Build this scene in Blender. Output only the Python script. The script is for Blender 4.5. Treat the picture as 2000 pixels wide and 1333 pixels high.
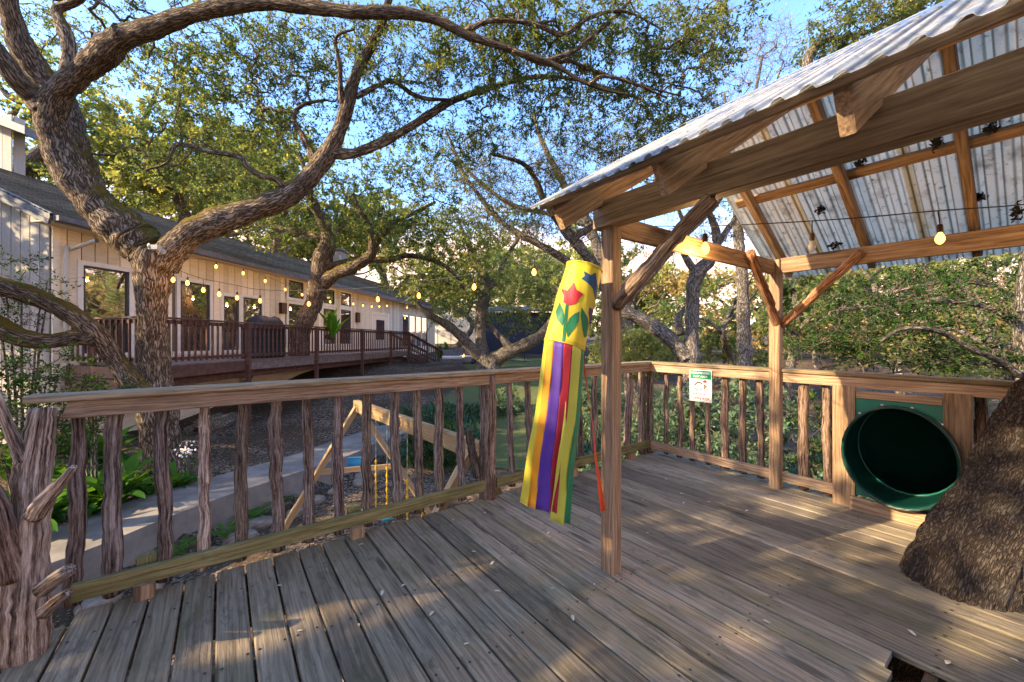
import bpy, bmesh, math, random
import numpy as np
from mathutils import Vector, Matrix

for o in list(bpy.data.objects): bpy.data.objects.remove(o)
SC = bpy.context.scene
COL = SC.collection
rnd = random.Random(7)
rng = np.random.default_rng(11)

# ------------------------------------------------------------------ camera, sky, sun, exposure
F = 770.0; CH = 1.4
cam = bpy.data.cameras.new('camera'); camo = bpy.data.objects.new('camera', cam); COL.objects.link(camo)
camo.location = (0, 0, CH); camo.rotation_euler = (math.radians(90), 0, 0)
cam.sensor_width = 36; cam.lens = F/2000*36; cam.clip_end = 600; cam.clip_start = .05
SC.camera = camo

SUN_EL = math.radians(27); SUN_AZ = Vector((-0.94, -0.34, 0)).normalized()     # where the sun stands: left, behind the camera
w = bpy.data.worlds.new('World'); SC.world = w; w.use_nodes = True
def build_world():
    nt = w.node_tree; nt.nodes.clear(); L = nt.links
    def n(t, **k):
        a = nt.nodes.new(t)
        for q, v in k.items(): setattr(a, q, v)
        return a
    sky = n('ShaderNodeTexSky', sky_type='NISHITA', sun_disc=False)
    sky.sun_elevation = SUN_EL; sky.sun_rotation = math.atan2(SUN_AZ.x, SUN_AZ.y)
    sky.air_density = 1.0; sky.dust_density = .6; sky.ozone_density = 2.2
    tc = n('ShaderNodeTexCoord'); sp = n('ShaderNodeSeparateXYZ'); L.new(tc.outputs['Generated'], sp.inputs[0])
    # cloud bank low over the horizon, streaked, pink
    mp = n('ShaderNodeMapping'); mp.inputs['Scale'].default_value = (1.6, 1.6, 11.0); L.new(tc.outputs['Generated'], mp.inputs[0])
    no = n('ShaderNodeTexNoise'); no.inputs['Scale'].default_value = 2.4; no.inputs['Detail'].default_value = 7; no.inputs['Roughness'].default_value = .6
    L.new(mp.outputs[0], no.inputs['Vector'])
    band = n('ShaderNodeMapRange', interpolation_type='SMOOTHSTEP')
    for i, v in ((1, .14), (2, .36), (3, .62), (4, .0)): band.inputs[i].default_value = v
    L.new(sp.outputs['Z'], band.inputs[0])
    ad = n('ShaderNodeMath', operation='ADD'); L.new(no.outputs[0], ad.inputs[0]); L.new(band.outputs[0], ad.inputs[1])
    cl = n('ShaderNodeMapRange', interpolation_type='SMOOTHSTEP')
    for i, v in ((1, .62), (2, .98), (3, 0), (4, .92)): cl.inputs[i].default_value = v
    L.new(ad.outputs[0], cl.inputs[0])
    ccol = n('ShaderNodeValToRGB'); cr = ccol.color_ramp
    cr.elements[0].position = .0; cr.elements[0].color = (3.1, 1.9, 1.25, 1)
    cr.elements[1].position = .45; cr.elements[1].color = (2.1, 1.8, 1.7, 1)
    e = cr.elements.new(.22); e.color = (2.6, 1.55, 1.15, 1)
    L.new(sp.outputs['Z'], ccol.inputs[0])
    mx = n('ShaderNodeMix', data_type='RGBA'); L.new(cl.outputs[0], mx.inputs[0]); 
    tn = n('ShaderNodeMix', data_type='RGBA', blend_type='MULTIPLY'); tn.inputs[0].default_value = 1; L.new(sky.outputs[0], tn.inputs[6]); tn.inputs[7].default_value = (.46, .545, .65, 1); L.new(tn.outputs[2], mx.inputs[6]); L.new(ccol.outputs[0], mx.inputs[7])
    bg = n('ShaderNodeBackground'); bg.inputs[1].default_value = .15; L.new(mx.outputs[2], bg.inputs[0])
    out = n('ShaderNodeOutputWorld'); L.new(bg.outputs[0], out.inputs[0])
build_world()
sl = bpy.data.lights.new('sun', 'SUN'); sl.energy = 2.1; sl.angle = math.radians(.6); sl.color = (1, .76, .46)
so = bpy.data.objects.new('sun', sl); COL.objects.link(so); so.location = (-20, -12, 12)
sd = Vector((SUN_AZ.x*math.cos(SUN_EL), SUN_AZ.y*math.cos(SUN_EL), math.sin(SUN_EL)))
so.rotation_euler = sd.to_track_quat('Z', 'Y').to_euler()
vs = SC.view_settings; vs.view_transform = 'Standard'; vs.look = 'None'; vs.gamma = 1; vs.use_curve_mapping = False; vs.exposure = 2.9
SC.render.engine = 'CYCLES'
try:
    SC.cycles.max_bounces = 5; SC.cycles.transparent_max_bounces = 4; SC.cycles.diffuse_bounces = 3; SC.cycles.transmission_bounces = 3; SC.cycles.glossy_bounces = 2; SC.cycles.use_adaptive_sampling = True; SC.cycles.adaptive_threshold = .02
except Exception: pass

# ------------------------------------------------------------------ places: a pixel of the 2000x1333 photo and a distance give a point
TH = math.atan(565/770); UX = (-math.sin(TH), math.cos(TH)); VX = (math.cos(TH), math.sin(TH))
def P(px, py, d): return Vector(((px-1000)/F*d, d, CH-(py-666.5)/F*d))
def GP(px, py, z=0.): d = F*(CH-z)/(py-666.5); return Vector(((px-1000)/F*d, d, z))
def W(v, u, z=0.): return Vector((v*VX[0]+u*UX[0], v*VX[1]+u*UX[1], z))
def dv(px, v): return v/((px-1000)/F*VX[0]+VX[1])
def du(px, u): return u/((px-1000)/F*UX[0]+UX[1])
def v_of(px, u): d = du(px, u); return (px-1000)/F*d*VX[0]+d*VX[1]
def u_of(px, v): d = dv(px, v); return (px-1000)/F*d*UX[0]+d*UX[1]
Zv = Vector((0, 0, 1)); Vv = W(1, 0); Uv = W(0, 1)

# ------------------------------------------------------------------ object helpers
WM = {}
def put(o, parent=None, M=None):
    M = M or Matrix.Identity(4); COL.objects.link(o); WM[o.name] = M
    if parent: o.parent = parent; o.matrix_local = WM[parent.name].inverted() @ M
    else: o.matrix_local = M
    return o
def tag(o, label, cat, group=None, kind=None):
    if label: o['label'] = label
    if cat: o['category'] = cat
    if group: o['group'] = group
    if kind: o['kind'] = kind
    return o
def thing(name, loc, label, cat, group=None):
    o = bpy.data.objects.new(name, None); o.empty_display_size = .2
    put(o, None, Matrix.Translation(loc)); return tag(o, label, cat, group)
def mk(name, V, Fc, mat, parent=None, M=None, smooth=False, col=None):
    me = bpy.data.meshes.new(name); me.from_pydata([tuple(v) for v in V], [], Fc)
    if smooth: me.polygons.foreach_set('use_smooth', [True]*len(me.polygons))
    if mat: me.materials.append(mat)
    o = bpy.data.objects.new(name, me); put(o, parent, M)
    if col: o.color = (*col, 1)
    return o
def inst(name, me, parent=None, M=None, col=None):
    o = bpy.data.objects.new(name, me); put(o, parent, M)
    if col: o.color = (*col, 1)
    return o
def npmesh(name, V, Q, mat, attrs=None, smooth=True):
    """big mesh from numpy: V (n,3), Q (m,k) faces of k corners"""
    V = np.asarray(V, np.float32); Q = np.asarray(Q, np.int32); k = Q.shape[1]
    me = bpy.data.meshes.new(name)
    me.vertices.add(len(V)); me.vertices.foreach_set('co', V.ravel())
    me.loops.add(Q.size); me.loops.foreach_set('vertex_index', Q.ravel())
    me.polygons.add(len(Q)); me.polygons.foreach_set('loop_start', np.arange(len(Q), dtype=np.int32)*k)
    if smooth: me.polygons.foreach_set('use_smooth', np.ones(len(Q), bool))
    me.update(calc_edges=True)
    for nme, (ty, dat) in (attrs or {}).items():
        a = me.attributes.new(nme, ty, 'POINT')
        a.data.foreach_set('vector' if ty == 'FLOAT_VECTOR' else 'value', np.asarray(dat, np.float32).ravel())
    if mat: me.materials.append(mat)
    return me
def mkn(name, V, Q, mat, parent=None, attrs=None, smooth=True, M=None):
    o = bpy.data.objects.new(name, npmesh(name, V, Q, mat, attrs, smooth)); return put(o, parent, M)

def frame(p0, p1, up):
    x = (p1-p0).normalized(); y = up.cross(x)
    if y.length < 1e-4: y = Vector((0, 1, 0)).cross(x)
    y.normalize(); z = x.cross(y)
    M = Matrix.Identity(4)
    for i, a in enumerate((x, y, z)):
        M[0][i], M[1][i], M[2][i] = a
    M.translation = p0; return M
_bc = {}
def board_mesh(L, wd, h, mat, c=.004, seg=1, skew0=0, skew1=0):
    key = (round(L, 3), round(wd, 3), round(h, 3), mat.name, c, seg, skew0, skew1)
    if key in _bc: return _bc[key]
    a, b = wd/2, h/2
    sec = [(-a+c, -b), (a-c, -b), (a, -b+c), (a, b-c), (a-c, b), (-a+c, b), (-a, b-c), (-a, -b+c)]
    V = []; Fc = []
    for i in range(seg+1):
        t = i/seg
        for y, z in sec:
            x = L*t
            if i == 0: x += skew0*(z+b)
            if i == seg: x += skew1*(z+b)
            V.append((x, y, z))
    for i in range(seg):
        for k in range(8):
            q = i*8; Fc.append((q+k, q+(k+1) % 8, q+8+(k+1) % 8, q+8+k))
    Fc.append(tuple(range(7, -1, -1))); Fc.append(tuple(range(seg*8, seg*8+8)))
    me = bpy.data.meshes.new('board'); me.from_pydata(V, [], [f[::-1] for f in Fc]); me.materials.append(mat)
    bm = bmesh.new(); bm.from_mesh(me); bmesh.ops.recalc_face_normals(bm, faces=bm.faces); bm.to_mesh(me); bm.free()
    _bc[key] = me; return me
def board(name, p0, p1, wd, h, mat, parent=None, up=Zv, c=.004, col=None, **k):
    """a sawn board from p0 to p1 (centre line), wd across, h along 'up'"""
    p0, p1 = Vector(p0), Vector(p1)
    me = board_mesh((p1-p0).length, wd, h, mat, c, **k)
    o = inst(name, me, parent, frame(p0, p1, up), col)
    return o
def box(name, lo, hi, mat, parent=None, col=None, c=.004):
    lo, hi = Vector(lo), Vector(hi); m = (lo+hi)/2; s = hi-lo
    return board(name, (lo.x, m.y, m.z), (hi.x, m.y, m.z), s.y, s.z, mat, parent, c=c, col=col)

def tube_np(pts, rad, sides=8, cap=False, ref=None, wob=0., seed=0):
    p = np.asarray(pts, float); r = np.asarray(rad, float); n = len(p)
    t = np.gradient(p, axis=0); t /= np.linalg.norm(t, axis=1)[:, None]+1e-9
    ch = p[-1]-p[0]
    if ref is None:
        ref = np.cross(ch, (0.3, 0.9, 0.31))
        if np.linalg.norm(ref) < 1e-6: ref = np.array((1., 0, 0))
    ref = ref/np.linalg.norm(ref)
    a = np.cross(t, ref); la = np.linalg.norm(a, axis=1)[:, None]; a = a/np.maximum(la, 1e-6)
    for i in range(1, n):
        if np.dot(a[i], a[i-1]) < 0: a[i] = -a[i]
    b = np.cross(t, a)
    th = np.linspace(0, 2*np.pi, sides, endpoint=False); cs, sn = np.cos(th), np.sin(th)
    rr = r[:, None]*np.ones(sides)
    if wob:
        g = np.random.default_rng(seed)
        k = g.normal(size=(n, sides)); k = (k+np.roll(k, 1, 1)+np.roll(k, -1, 1))/1.7
        rr = rr*(1+wob*k)
    V = p[:, None, :]+rr[..., None]*(cs[None, :, None]*a[:, None, :]+sn[None, :, None]*b[:, None, :])
    cum = np.concatenate([[0], np.cumsum(np.linalg.norm(np.diff(p, axis=0), axis=1))])
    rm = np.maximum(r.mean(), .004)
    BK = np.stack([np.broadcast_to(cs*rm, (n, sides)), np.broadcast_to(sn*rm, (n, sides)), np.broadcast_to(cum[:, None], (n, sides))], -1)
    i = np.arange(n-1)[:, None]*sides; k = np.arange(sides)[None, :]; k2 = (k+1) % sides
    Q = np.stack([i+k, i+k2, i+sides+k2, i+sides+k], -1).reshape(-1, 4)
    V = V.reshape(-1, 3); BK = BK.reshape(-1, 3)
    if cap:
        for e, c0 in ((0, p[0]), (n-1, p[-1])):
            q = len(V); V = np.vstack([V, c0]); BK = np.vstack([BK, [0, 0, cum[e]]])
            o = e*sides; f = [[q, o+(j+1) % sides, o+j, o+j] if e == 0 else [q, o+j, o+(j+1) % sides, o+(j+1) % sides] for j in range(sides)]
            Q = np.vstack([Q, f])
    return V, Q, BK
def smooth_path(ctrl, step):
    """Catmull-Rom through rows (x,y,z,r)"""
    c = np.asarray(ctrl, float); c = np.vstack([2*c[0]-c[1], c, 2*c[-1]-c[-2]]); out = []
    for i in range(1, len(c)-2):
        p0, p1, p2, p3 = c[i-1], c[i], c[i+1], c[i+2]
        m = max(2, int(np.linalg.norm(p2[:3]-p1[:3])/step)+1)
        for t in np.linspace(0, 1, m, endpoint=False):
            out.append(.5*((2*p1)+(-p0+p2)*t+(2*p0-5*p1+4*p2-p3)*t*t+(-p0+3*p1-3*p2+p3)*t**3))
    out.append(c[-2]); out = np.array(out); out[:, 3] = np.maximum(out[:, 3], .002); return out
class Acc:
    def __init__(s): s.V = []; s.Q = []; s.A = []; s.n = 0
    def add(s, V, Q, A=None):
        s.V.append(V); s.Q.append(np.asarray(Q)+s.n); s.n += len(V)
        if A is not None: s.A.append(A)
    def get(s): return np.vstack(s.V), np.vstack(s.Q), (np.concatenate(s.A) if s.A else None)

# ------------------------------------------------------------------ materials
class NT:
    def __init__(s, name):
        s.m = bpy.data.materials.new(name); s.m.use_nodes = True; s.t = s.m.node_tree; s.t.nodes.clear()
        s.out = s.n('ShaderNodeOutputMaterial')
    def n(s, ty, **k):
        a = s.t.nodes.new(ty)
        for q, v in k.items(): setattr(a, q, v)
        return a
    def set(s, sock, v):
        if isinstance(v, bpy.types.NodeSocket): s.t.links.new(v, sock)
        else: sock.default_value = v
    def coord(s, o='Object'): return s.n('ShaderNodeTexCoord').outputs[o]
    def attr(s, name, out='Vector'): a = s.n('ShaderNodeAttribute', attribute_name=name); return a.outputs[out]
    def mapping(s, vec, scale=(1, 1, 1), loc=(0, 0, 0)):
        a = s.n('ShaderNodeMapping'); s.set(a.inputs[0], vec); a.inputs['Scale'].default_value = scale; s.set(a.inputs['Location'], loc); return a.outputs[0]
    def noise(s, vec, scale=5, detail=4, rough=.55, dist=0, out=0):
        a = s.n('ShaderNodeTexNoise'); s.set(a.inputs['Vector'], vec); s.set(a.inputs['Scale'], scale); a.inputs['Detail'].default_value = detail
        a.inputs['Roughness'].default_value = rough; a.inputs['Distortion'].default_value = dist; return a.outputs[out]
    def vor(s, vec, scale=5, feature='F1', out='Distance', rand=1):
        a = s.n('ShaderNodeTexVoronoi', feature=feature); s.set(a.inputs['Vector'], vec); a.inputs['Scale'].default_value = scale
        a.inputs['Randomness'].default_value = rand; return a.outputs[out]
    def ramp(s, fac, stops):
        a = s.n('ShaderNodeValToRGB'); s.set(a.inputs[0], fac); e = a.color_ramp.elements
        while len(e) < len(stops): e.new(.5)
        for q, (p, c) in zip(e, stops): q.position = p; q.color = (*c, 1) if len(c) == 3 else c
        return a.outputs[0]
    def mr(s, fac, a, b, c=0., d=1.):
        q = s.n('ShaderNodeMapRange', interpolation_type='SMOOTHSTEP'); s.set(q.inputs[0], fac)
        for i, v in enumerate((a, b, c, d)): q.inputs[i+1].default_value = v
        return q.outputs[0]
    def mix(s, fac, a, b, blend='MIX'):
        q = s.n('ShaderNodeMix', data_type='RGBA', blend_type=blend); s.set(q.inputs[0], fac)
        for i, v in ((6, a), (7, b)): s.set(q.inputs[i], (*v, 1) if isinstance(v, tuple) and len(v) == 3 else v)
        return q.outputs[2]
    def math(s, op, a, b=0.):
        q = s.n('ShaderNodeMath', operation=op); s.set(q.inputs[0], a); s.set(q.inputs[1], b); return q.outputs[0]
    def vadd(s, a, b, op='ADD'):
        q = s.n('ShaderNodeVectorMath', operation=op); s.set(q.inputs[0], a); s.set(q.inputs[1], b); return q.outputs[0]
    def bump(s, h, strength=.5, dist=.01, normal=None):
        q = s.n('ShaderNodeBump'); q.inputs['Strength'].default_value = strength; q.inputs['Distance'].default_value = dist; s.set(q.inputs['Height'], h)
        if normal is not None: s.set(q.inputs['Normal'], normal)
        return q.outputs[0]
    def obj(s, o): return s.n('ShaderNodeObjectInfo').outputs[o]
    def pbr(s, col, rough=.7, normal=None, spec=.4, metal=0., **k):
        b = s.n('ShaderNodeBsdfPrincipled'); s.set(b.inputs['Base Color'], (*col, 1) if isinstance(col, tuple) and len(col) == 3 else col)
        s.set(b.inputs['Roughness'], rough); s.set(b.inputs['Metallic'], metal); s.set(b.inputs['Specular IOR Level'], spec)
        if normal is not None: s.set(b.inputs['Normal'], normal)
        for q, v in k.items(): s.set(b.inputs[q.replace('_', ' ')], v)
        s.t.links.new(b.outputs[0], s.out.inputs[0]); return s.m

def m_wood(name, dark, mid, light, grain=1., mold=0., moldc=(.05, .05, .04), green=0., knots=True, rough=.8, bump=.5):
    s = NT(name); co = s.coord(); r = s.obj('Random')
    off = s.n('ShaderNodeCombineXYZ'); s.set(off.inputs[0], s.math('MULTIPLY', r, 37.)); s.set(off.inputs[1], s.math('MULTIPLY', r, 11.)); s.set(off.inputs[2], s.math('MULTIPLY', r, 7.))
    p = s.vadd(co, off.outputs[0])
    big = s.noise(s.mapping(p, (.9, 5, 5)), 1.3, 3, .5)
    warp = s.noise(s.mapping(p, (1.2, 3, 3)), 2.2, 2, .5, out=1)
    q = s.vadd(p, s.vadd(warp, (.12, .03, .03), 'MULTIPLY'))
    fine = s.noise(s.mapping(q, (3.4*grain, 95*grain, 95*grain)), 1.6, 4, .7)
    ring = s.noise(s.mapping(q, (.55, 17, 17)), 1.5, 2, .4)
    ring = s.math('PINGPONG', s.math('MULTIPLY', ring, 9.), 1.)
    g = s.math('ADD', s.math('MULTIPLY', fine, .78), s.math('MULTIPLY', ring, .2))
    c = s.ramp(g, [(.32, dark), (.49, mid), (.68, light)])
    c = s.mix(s.mr(big, .3, .75, 0, .55), c, s.mix(.5, c, dark), 'MIX')
    h = g
    if knots:
        kn = s.vor(s.mapping(p, (1.1, 6, 6)), 1.25)
        c = s.mix(s.mr(kn, .10, .2, .8, 0), c, tuple(x*.35 for x in dark))
    if mold:
        mo = s.noise(s.mapping(p, (2.6, 6, 6)), 2.2, 5, .72); c = s.mix(s.mr(mo, .52, .68, 0, mold), c, moldc)
    if green:
        gr = s.noise(s.mapping(p, (1.0, 2, 2)), 1.7, 4, .6); c = s.mix(s.mr(gr, .45, .7, 0, green), c, (.10, .095, .035))
    tint = s.mix(1., c, s.obj('Color'), 'MULTIPLY')
    sat = s.math('ADD', s.math('MULTIPLY', r, .4), .82); hv = s.n('ShaderNodeHueSaturation'); s.set(hv.inputs['Value'], sat); s.set(hv.inputs['Color'], tint)
    crack = s.mr(s.noise(s.mapping(q, (1.1, 60, 60)), 2., 2, .5), .33, .41)
    nrm = s.bump(s.math('ADD', h, crack), bump, .006)
    return s.pbr(hv.outputs[0], rough, nrm, .25)
def m_bark(name, furrow, mid, ridge, sx=34., sz=7., moss=0., mossc=(.19, .14, .012), bump=1., dist=.03, lich=.15, fine=3.2):
    s = NT(name); b = s.attr('bk')
    p = s.mapping(b, (sx, sx, sz))
    n1 = s.noise(p, 1., 2, .55, .35); rg = s.math('ABSOLUTE', s.math('SUBTRACT', n1, .5))          # dark furrows wander where the noise crosses the middle
    f = s.noise(s.mapping(p, (fine, fine, fine*.8)), 1., 4, .72)
    g = s.math('ADD', s.mr(rg, .0, .15, 0, .6), s.math('MULTIPLY', f, .7))
    lowf = s.noise(b, 3., 2, .5)
    c = s.ramp(g, [(.34, furrow), (.68, mid), (1.0, ridge)])
    c = s.mix(s.mr(lowf, .35, .7, 0, .5), c, s.mix(1., c, (.66, .60, .54), 'MULTIPLY'))
    if lich: c = s.mix(s.mr(s.noise(b, 8., 4, .7), .56, .70, 0, lich), c, (.40, .41, .36))
    if moss:
        ge = s.n('ShaderNodeNewGeometry'); sp = s.n('ShaderNodeSeparateXYZ'); s.set(sp.inputs[0], ge.outputs['Normal'])
        mm = s.math('ADD', s.math('MULTIPLY', sp.outputs[2], .75), s.noise(ge.outputs['Position'], 2.6, 4, .65))
        c = s.mix(s.mr(mm, .70, 1.02, 0, moss), c, s.mix(f, mossc, tuple(x*.4 for x in mossc)))
    return s.pbr(c, .92, s.bump(g, bump, dist), .1)
def m_cedar(name):
    s = NT(name); b = s.attr('bk'); r = s.obj('Random')
    off = s.n('ShaderNodeCombineXYZ'); s.set(off.inputs[2], s.math('MULTIPLY', r, 31.)); s.set(off.inputs[0], s.math('MULTIPLY', r, 3.))
    p = s.vadd(b, off.outputs[0]); wp = s.noise(s.mapping(p, (16, 16, 7)), 1., 2, .5, out=1)
    q = s.vadd(p, s.vadd(wp, (.006, .006, .004), 'MULTIPLY'))
    f = s.noise(s.mapping(q, (190, 190, 16)), 1., 4, .75); g2 = s.noise(s.mapping(q, (70, 70, 2.6)), 1., 2, .6)
    g = s.math('ADD', s.math('MULTIPLY', f, .55), s.math('MULTIPLY', g2, .55))
    c = s.ramp(g, [(.40, (.020, .015, .012)), (.49, (.10, .078, .064)), (.57, (.235, .19, .16)), (.68, (.46, .41, .37))])
    red = s.noise(s.mapping(p, (22, 22, 3.2)), 1.4, 3, .6)
    c = s.mix(s.mr(red, .60, .68, 0, .32), c, s.ramp(g, [(.40, (.035, .014, .008)), (.68, (.33, .155, .075))]))
    c = s.mix(1., c, s.obj('Color'), 'MULTIPLY')
    return s.pbr(c, .92, s.bump(g, .9, .010), .08)
def m_leaf(name, cols, trans=.45, rough=.45):
    s = NT(name); v = s.attr('var', 'Fac'); c = s.ramp(v, cols)
    d = s.n('ShaderNodeBsdfDiffuse'); s.set(d.inputs[0], c)
    t = s.n('ShaderNodeBsdfTranslucent'); s.set(t.inputs[0], s.mix(1., c, (1.6, 1.5, .6), 'MULTIPLY'))
    m = s.n('ShaderNodeMixShader'); s.set(m.inputs[0], trans); s.t.links.new(d.outputs[0], m.inputs[1]); s.t.links.new(t.outputs[0], m.inputs[2])
    s.t.links.new(m.outputs[0], s.out.inputs[0]); return s.m
def m_plain(name, c, rough=.6, var=.2, scale=6, bump=.15, bs=60, spec=.3, metal=0., dist=.004, **k):
    s = NT(name); co = s.coord(); n1 = s.noise(co, scale, 5, .6); n2 = s.noise(co, bs, 4, .6)
    col = s.mix(s.mr(n1, .3, .7), tuple(x*(1-var) for x in c), tuple(min(1, x*(1+var)) for x in c))
    return s.pbr(col, rough, s.bump(n2, bump, dist), spec, metal, **k)
def m_emit(name, c, st):
    s = NT(name); e = s.n('ShaderNodeEmission'); e.inputs[0].default_value = (*c, 1); e.inputs[1].default_value = st
    s.t.links.new(e.outputs[0], s.out.inputs[0]); return s.m

M = {}
M['deck'] = m_wood('weathered_deck_wood', (.115, .094, .067), (.205, .172, .128), (.305, .263, .203), .62, .75, (.085, .075, .06), .42, True, .78, .55)
M['treated'] = m_wood('treated_pine', (.125, .078, .043), (.26, .168, .098), (.39, .272, .170), .7, .25, (.10, .06, .035), .0, True, .65, .3)
M['rail'] = m_wood('grey_rail_wood', (.14, .085, .05), (.29, .195, .125), (.42, .32, .225), .9, .3, (.10, .07, .05), .1, True, .75, .45)
M['railcap'] = m_wood('grey_cap_wood', (.13, .095, .055), (.28, .215, .135), (.42, .34, .225), .9, .4, (.11, .09, .06), .35, True, .8, .45)
M['mossy'] = m_wood('mossy_rail_wood', (.085, .075, .026), (.19, .165, .065), (.30, .255, .12), .9, .4, (.07, .065, .03), .6, True, .85, .4)
M['oak'] = m_bark('live_oak_bark', (.055, .039, .027), (.25, .185, .128), (.44, .355, .265), 40, 6., .9, (.24, .17, .02), 1., .05)
M['oak2'] = m_bark('grey_oak_bark', (.06, .05, .042), (.21, .18, .15), (.38, .345, .30), 42, 8, .35, (.16, .12, .02), 1., .03)
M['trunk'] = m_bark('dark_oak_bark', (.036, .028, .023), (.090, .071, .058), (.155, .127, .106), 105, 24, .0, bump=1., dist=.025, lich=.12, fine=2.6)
M['twig'] = m_bark('twig_bark', (.05, .04, .03), (.15, .12, .09), (.25, .21, .17), 60, 20, 0., bump=.3, dist=.01)
M['cedar'] = m_cedar('shaggy_cedar_bark')
M['leaf_oak'] = m_leaf('oak_leaf', [(0, (.05, .08, .04)), (.4, (.095, .135, .058)), (.75, (.16, .19, .065)), (1, (.28, .25, .07))], .5)
M['leaf_far'] = m_leaf('far_leaf', [(0, (.08, .12, .06)), (.4, (.15, .20, .09)), (.75, (.26, .28, .11)), (1, (.42, .37, .13))], .5)
M['leaf_dark'] = m_leaf('evergreen_leaf', [(0, (.014, .036, .012)), (.5, (.028, .07, .018)), (.85, (.055, .115, .022)), (1, (.11, .17, .03))], .35)
M['leaf_dry'] = m_leaf('dry_leaf', [(0, (.16, .14, .07)), (.5, (.32, .25, .11)), (1, (.52, .38, .15))], .45)
M['leaf_blue'] = m_leaf('ground_cover_leaf', [(0, (.035, .075, .042)), (.5, (.085, .15, .085)), (1, (.20, .27, .17))], .25, .35)
M['leaf_big'] = m_leaf('broad_leaf', [(0, (.018, .06, .012)), (.5, (.04, .12, .02)), (1, (.10, .22, .035))], .3, .35)
M['leaf_canna'] = m_leaf('canna_leaf', [(0, (.07, .20, .02)), (1, (.16, .34, .04))], .35, .35)
M['fallen'] = m_plain('fallen_leaf', (.52, .44, .30), .7, .3)
M['siding'] = m_wood('painted_siding', (.66, .57, .43), (.78, .68, .525), (.83, .745, .60), .5, .2, (.45, .34, .22), 0, False, .7, .12)
M['siding_grey'] = m_wood('grey_siding', (.33, .305, .26), (.41, .38, .325), (.46, .43, .37), .5, .2, (.36, .33, .28), 0, False, .7, .12)
M['white'] = m_plain('white_trim', (.74, .72, .66), .5, .06, bump=.05)
M['darkframe'] = m_plain('dark_frame', (.035, .04, .05), .4, .2)
M['fascia'] = m_plain('blue_grey_fascia', (.13, .135, .15), .55, .2)
M['redwood'] = m_plain('brown_stain', (.105, .05, .037), .55, .3, 8, .2, 40)
M['redwood2'] = m_plain('faded_brown_stain', (.16, .115, .10), .6, .3, 8, .2, 40)
M['concrete'] = m_plain('concrete', (.21, .19, .165), .9, .25, 2.2, .4, 45)
M['black'] = m_plain('black_fabric', (.018, .019, .022), .6, .3, 5, .4, 8, dist=.03)
M['iron'] = m_plain('black_iron', (.015, .015, .017), .45, .2)
M['shed'] = m_plain('dark_blue_shed', (.03, .035, .055), .6, .2)
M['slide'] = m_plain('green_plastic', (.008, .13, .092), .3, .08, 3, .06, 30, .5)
M['slide_in'] = m_plain('shaded_green_plastic', (.003, .032, .026), .3, .1, 3, .05, 20, .5)  # the same green plastic, darkened for the shade inside the tube
M['teal'] = m_plain('teal_plastic', (.02, .25, .28), .35, .1)
M['blue'] = m_plain('blue_plastic', (.02, .19, .42), .4, .1)
M['yellowp'] = m_plain('yellow_plastic', (.75, .42, .02), .4, .1)
M['steel'] = m_plain('steel', (.55, .55, .55), .35, .1, metal=.8)
M['newpine'] = m_wood('pale_pine', (.26, .165, .075), (.36, .24, .12), (.45, .32, .175), .7, 0, (.1, .1, .1), 0, True, .6, .2)
M['wire'] = m_plain('black_cable', (.015, .014, .013), .5, .1)
M['socket'] = m_plain('bronze_socket', (.05, .022, .012), .45, .2)
M['bulb'] = m_emit('lit_bulb', (1., .30, .04), 1.9)
M['bulb_far'] = m_emit('lit_bulb_far', (1., .34, .05), 1.6)
M['bulb_off'] = m_plain('unlit_bulb', (.75, .70, .62), .15, .05, spec=.6, Transmission_Weight=.6)
M['stone'] = m_plain('limestone', (.24, .205, .16), .9, .3, 5, .5, 30, dist=.02)
M['flower'] = m_plain('white_petal', (.78, .76, .74), .6, .1)
def m_shingle():
    s = NT('roof_shingle'); co = s.coord(); br = s.n('ShaderNodeTexBrick'); s.set(br.inputs['Vector'], s.mapping(co, (1, 1, 1)))
    br.inputs['Scale'].default_value = 1.; br.inputs['Brick Width'].default_value = .34; br.inputs['Row Height'].default_value = .145; br.inputs['Mortar Size'].default_value = .008
    br.inputs['Color1'].default_value = (.125, .078, .045, 1); br.inputs['Color2'].default_value = (.20, .135, .08, 1); br.inputs['Mortar'].default_value = (.015, .012, .010, 1)
    n = s.noise(co, 3, 5, .7); c = s.mix(s.mr(n, .52, .72, 0, .6), br.outputs[0], (.22, .15, .085))
    return s.pbr(c, .95, s.bump(s.math('ADD', br.outputs[1], s.noise(co, 80, 3, .6)), .5, .01), .0)
M['shingle'] = m_shingle()
def m_glass():
    s = NT('window_glass'); co = s.coord(); n = s.noise(co, 1.2, 2, .5)
    g = s.n('ShaderNodeBsdfGlossy'); g.inputs['Roughness'].default_value = .02; g.inputs[0].default_value = (.85, .88, .9, 1)
    s.set(g.inputs['Normal'], s.bump(n, .06, .05))
    d = s.n('ShaderNodeBsdfDiffuse'); s.set(d.inputs[0], s.ramp(s.noise(co, 2.2, 3, .5), [(.35, (.02, .014, .01, 1)), (.65, (.17, .085, .035, 1))]))
    fr = s.n('ShaderNodeFresnel'); fr.inputs[0].default_value = 1.9
    m = s.n('ShaderNodeMixShader'); s.set(m.inputs[0], s.mr(fr.outputs[0], 0, .6, .5, .97)); s.t.links.new(d.outputs[0], m.inputs[1]); s.t.links.new(g.outputs[0], m.inputs[2])
    s.t.links.new(m.outputs[0], s.out.inputs[0]); return s.m
M['glass'] = m_glass()
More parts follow.
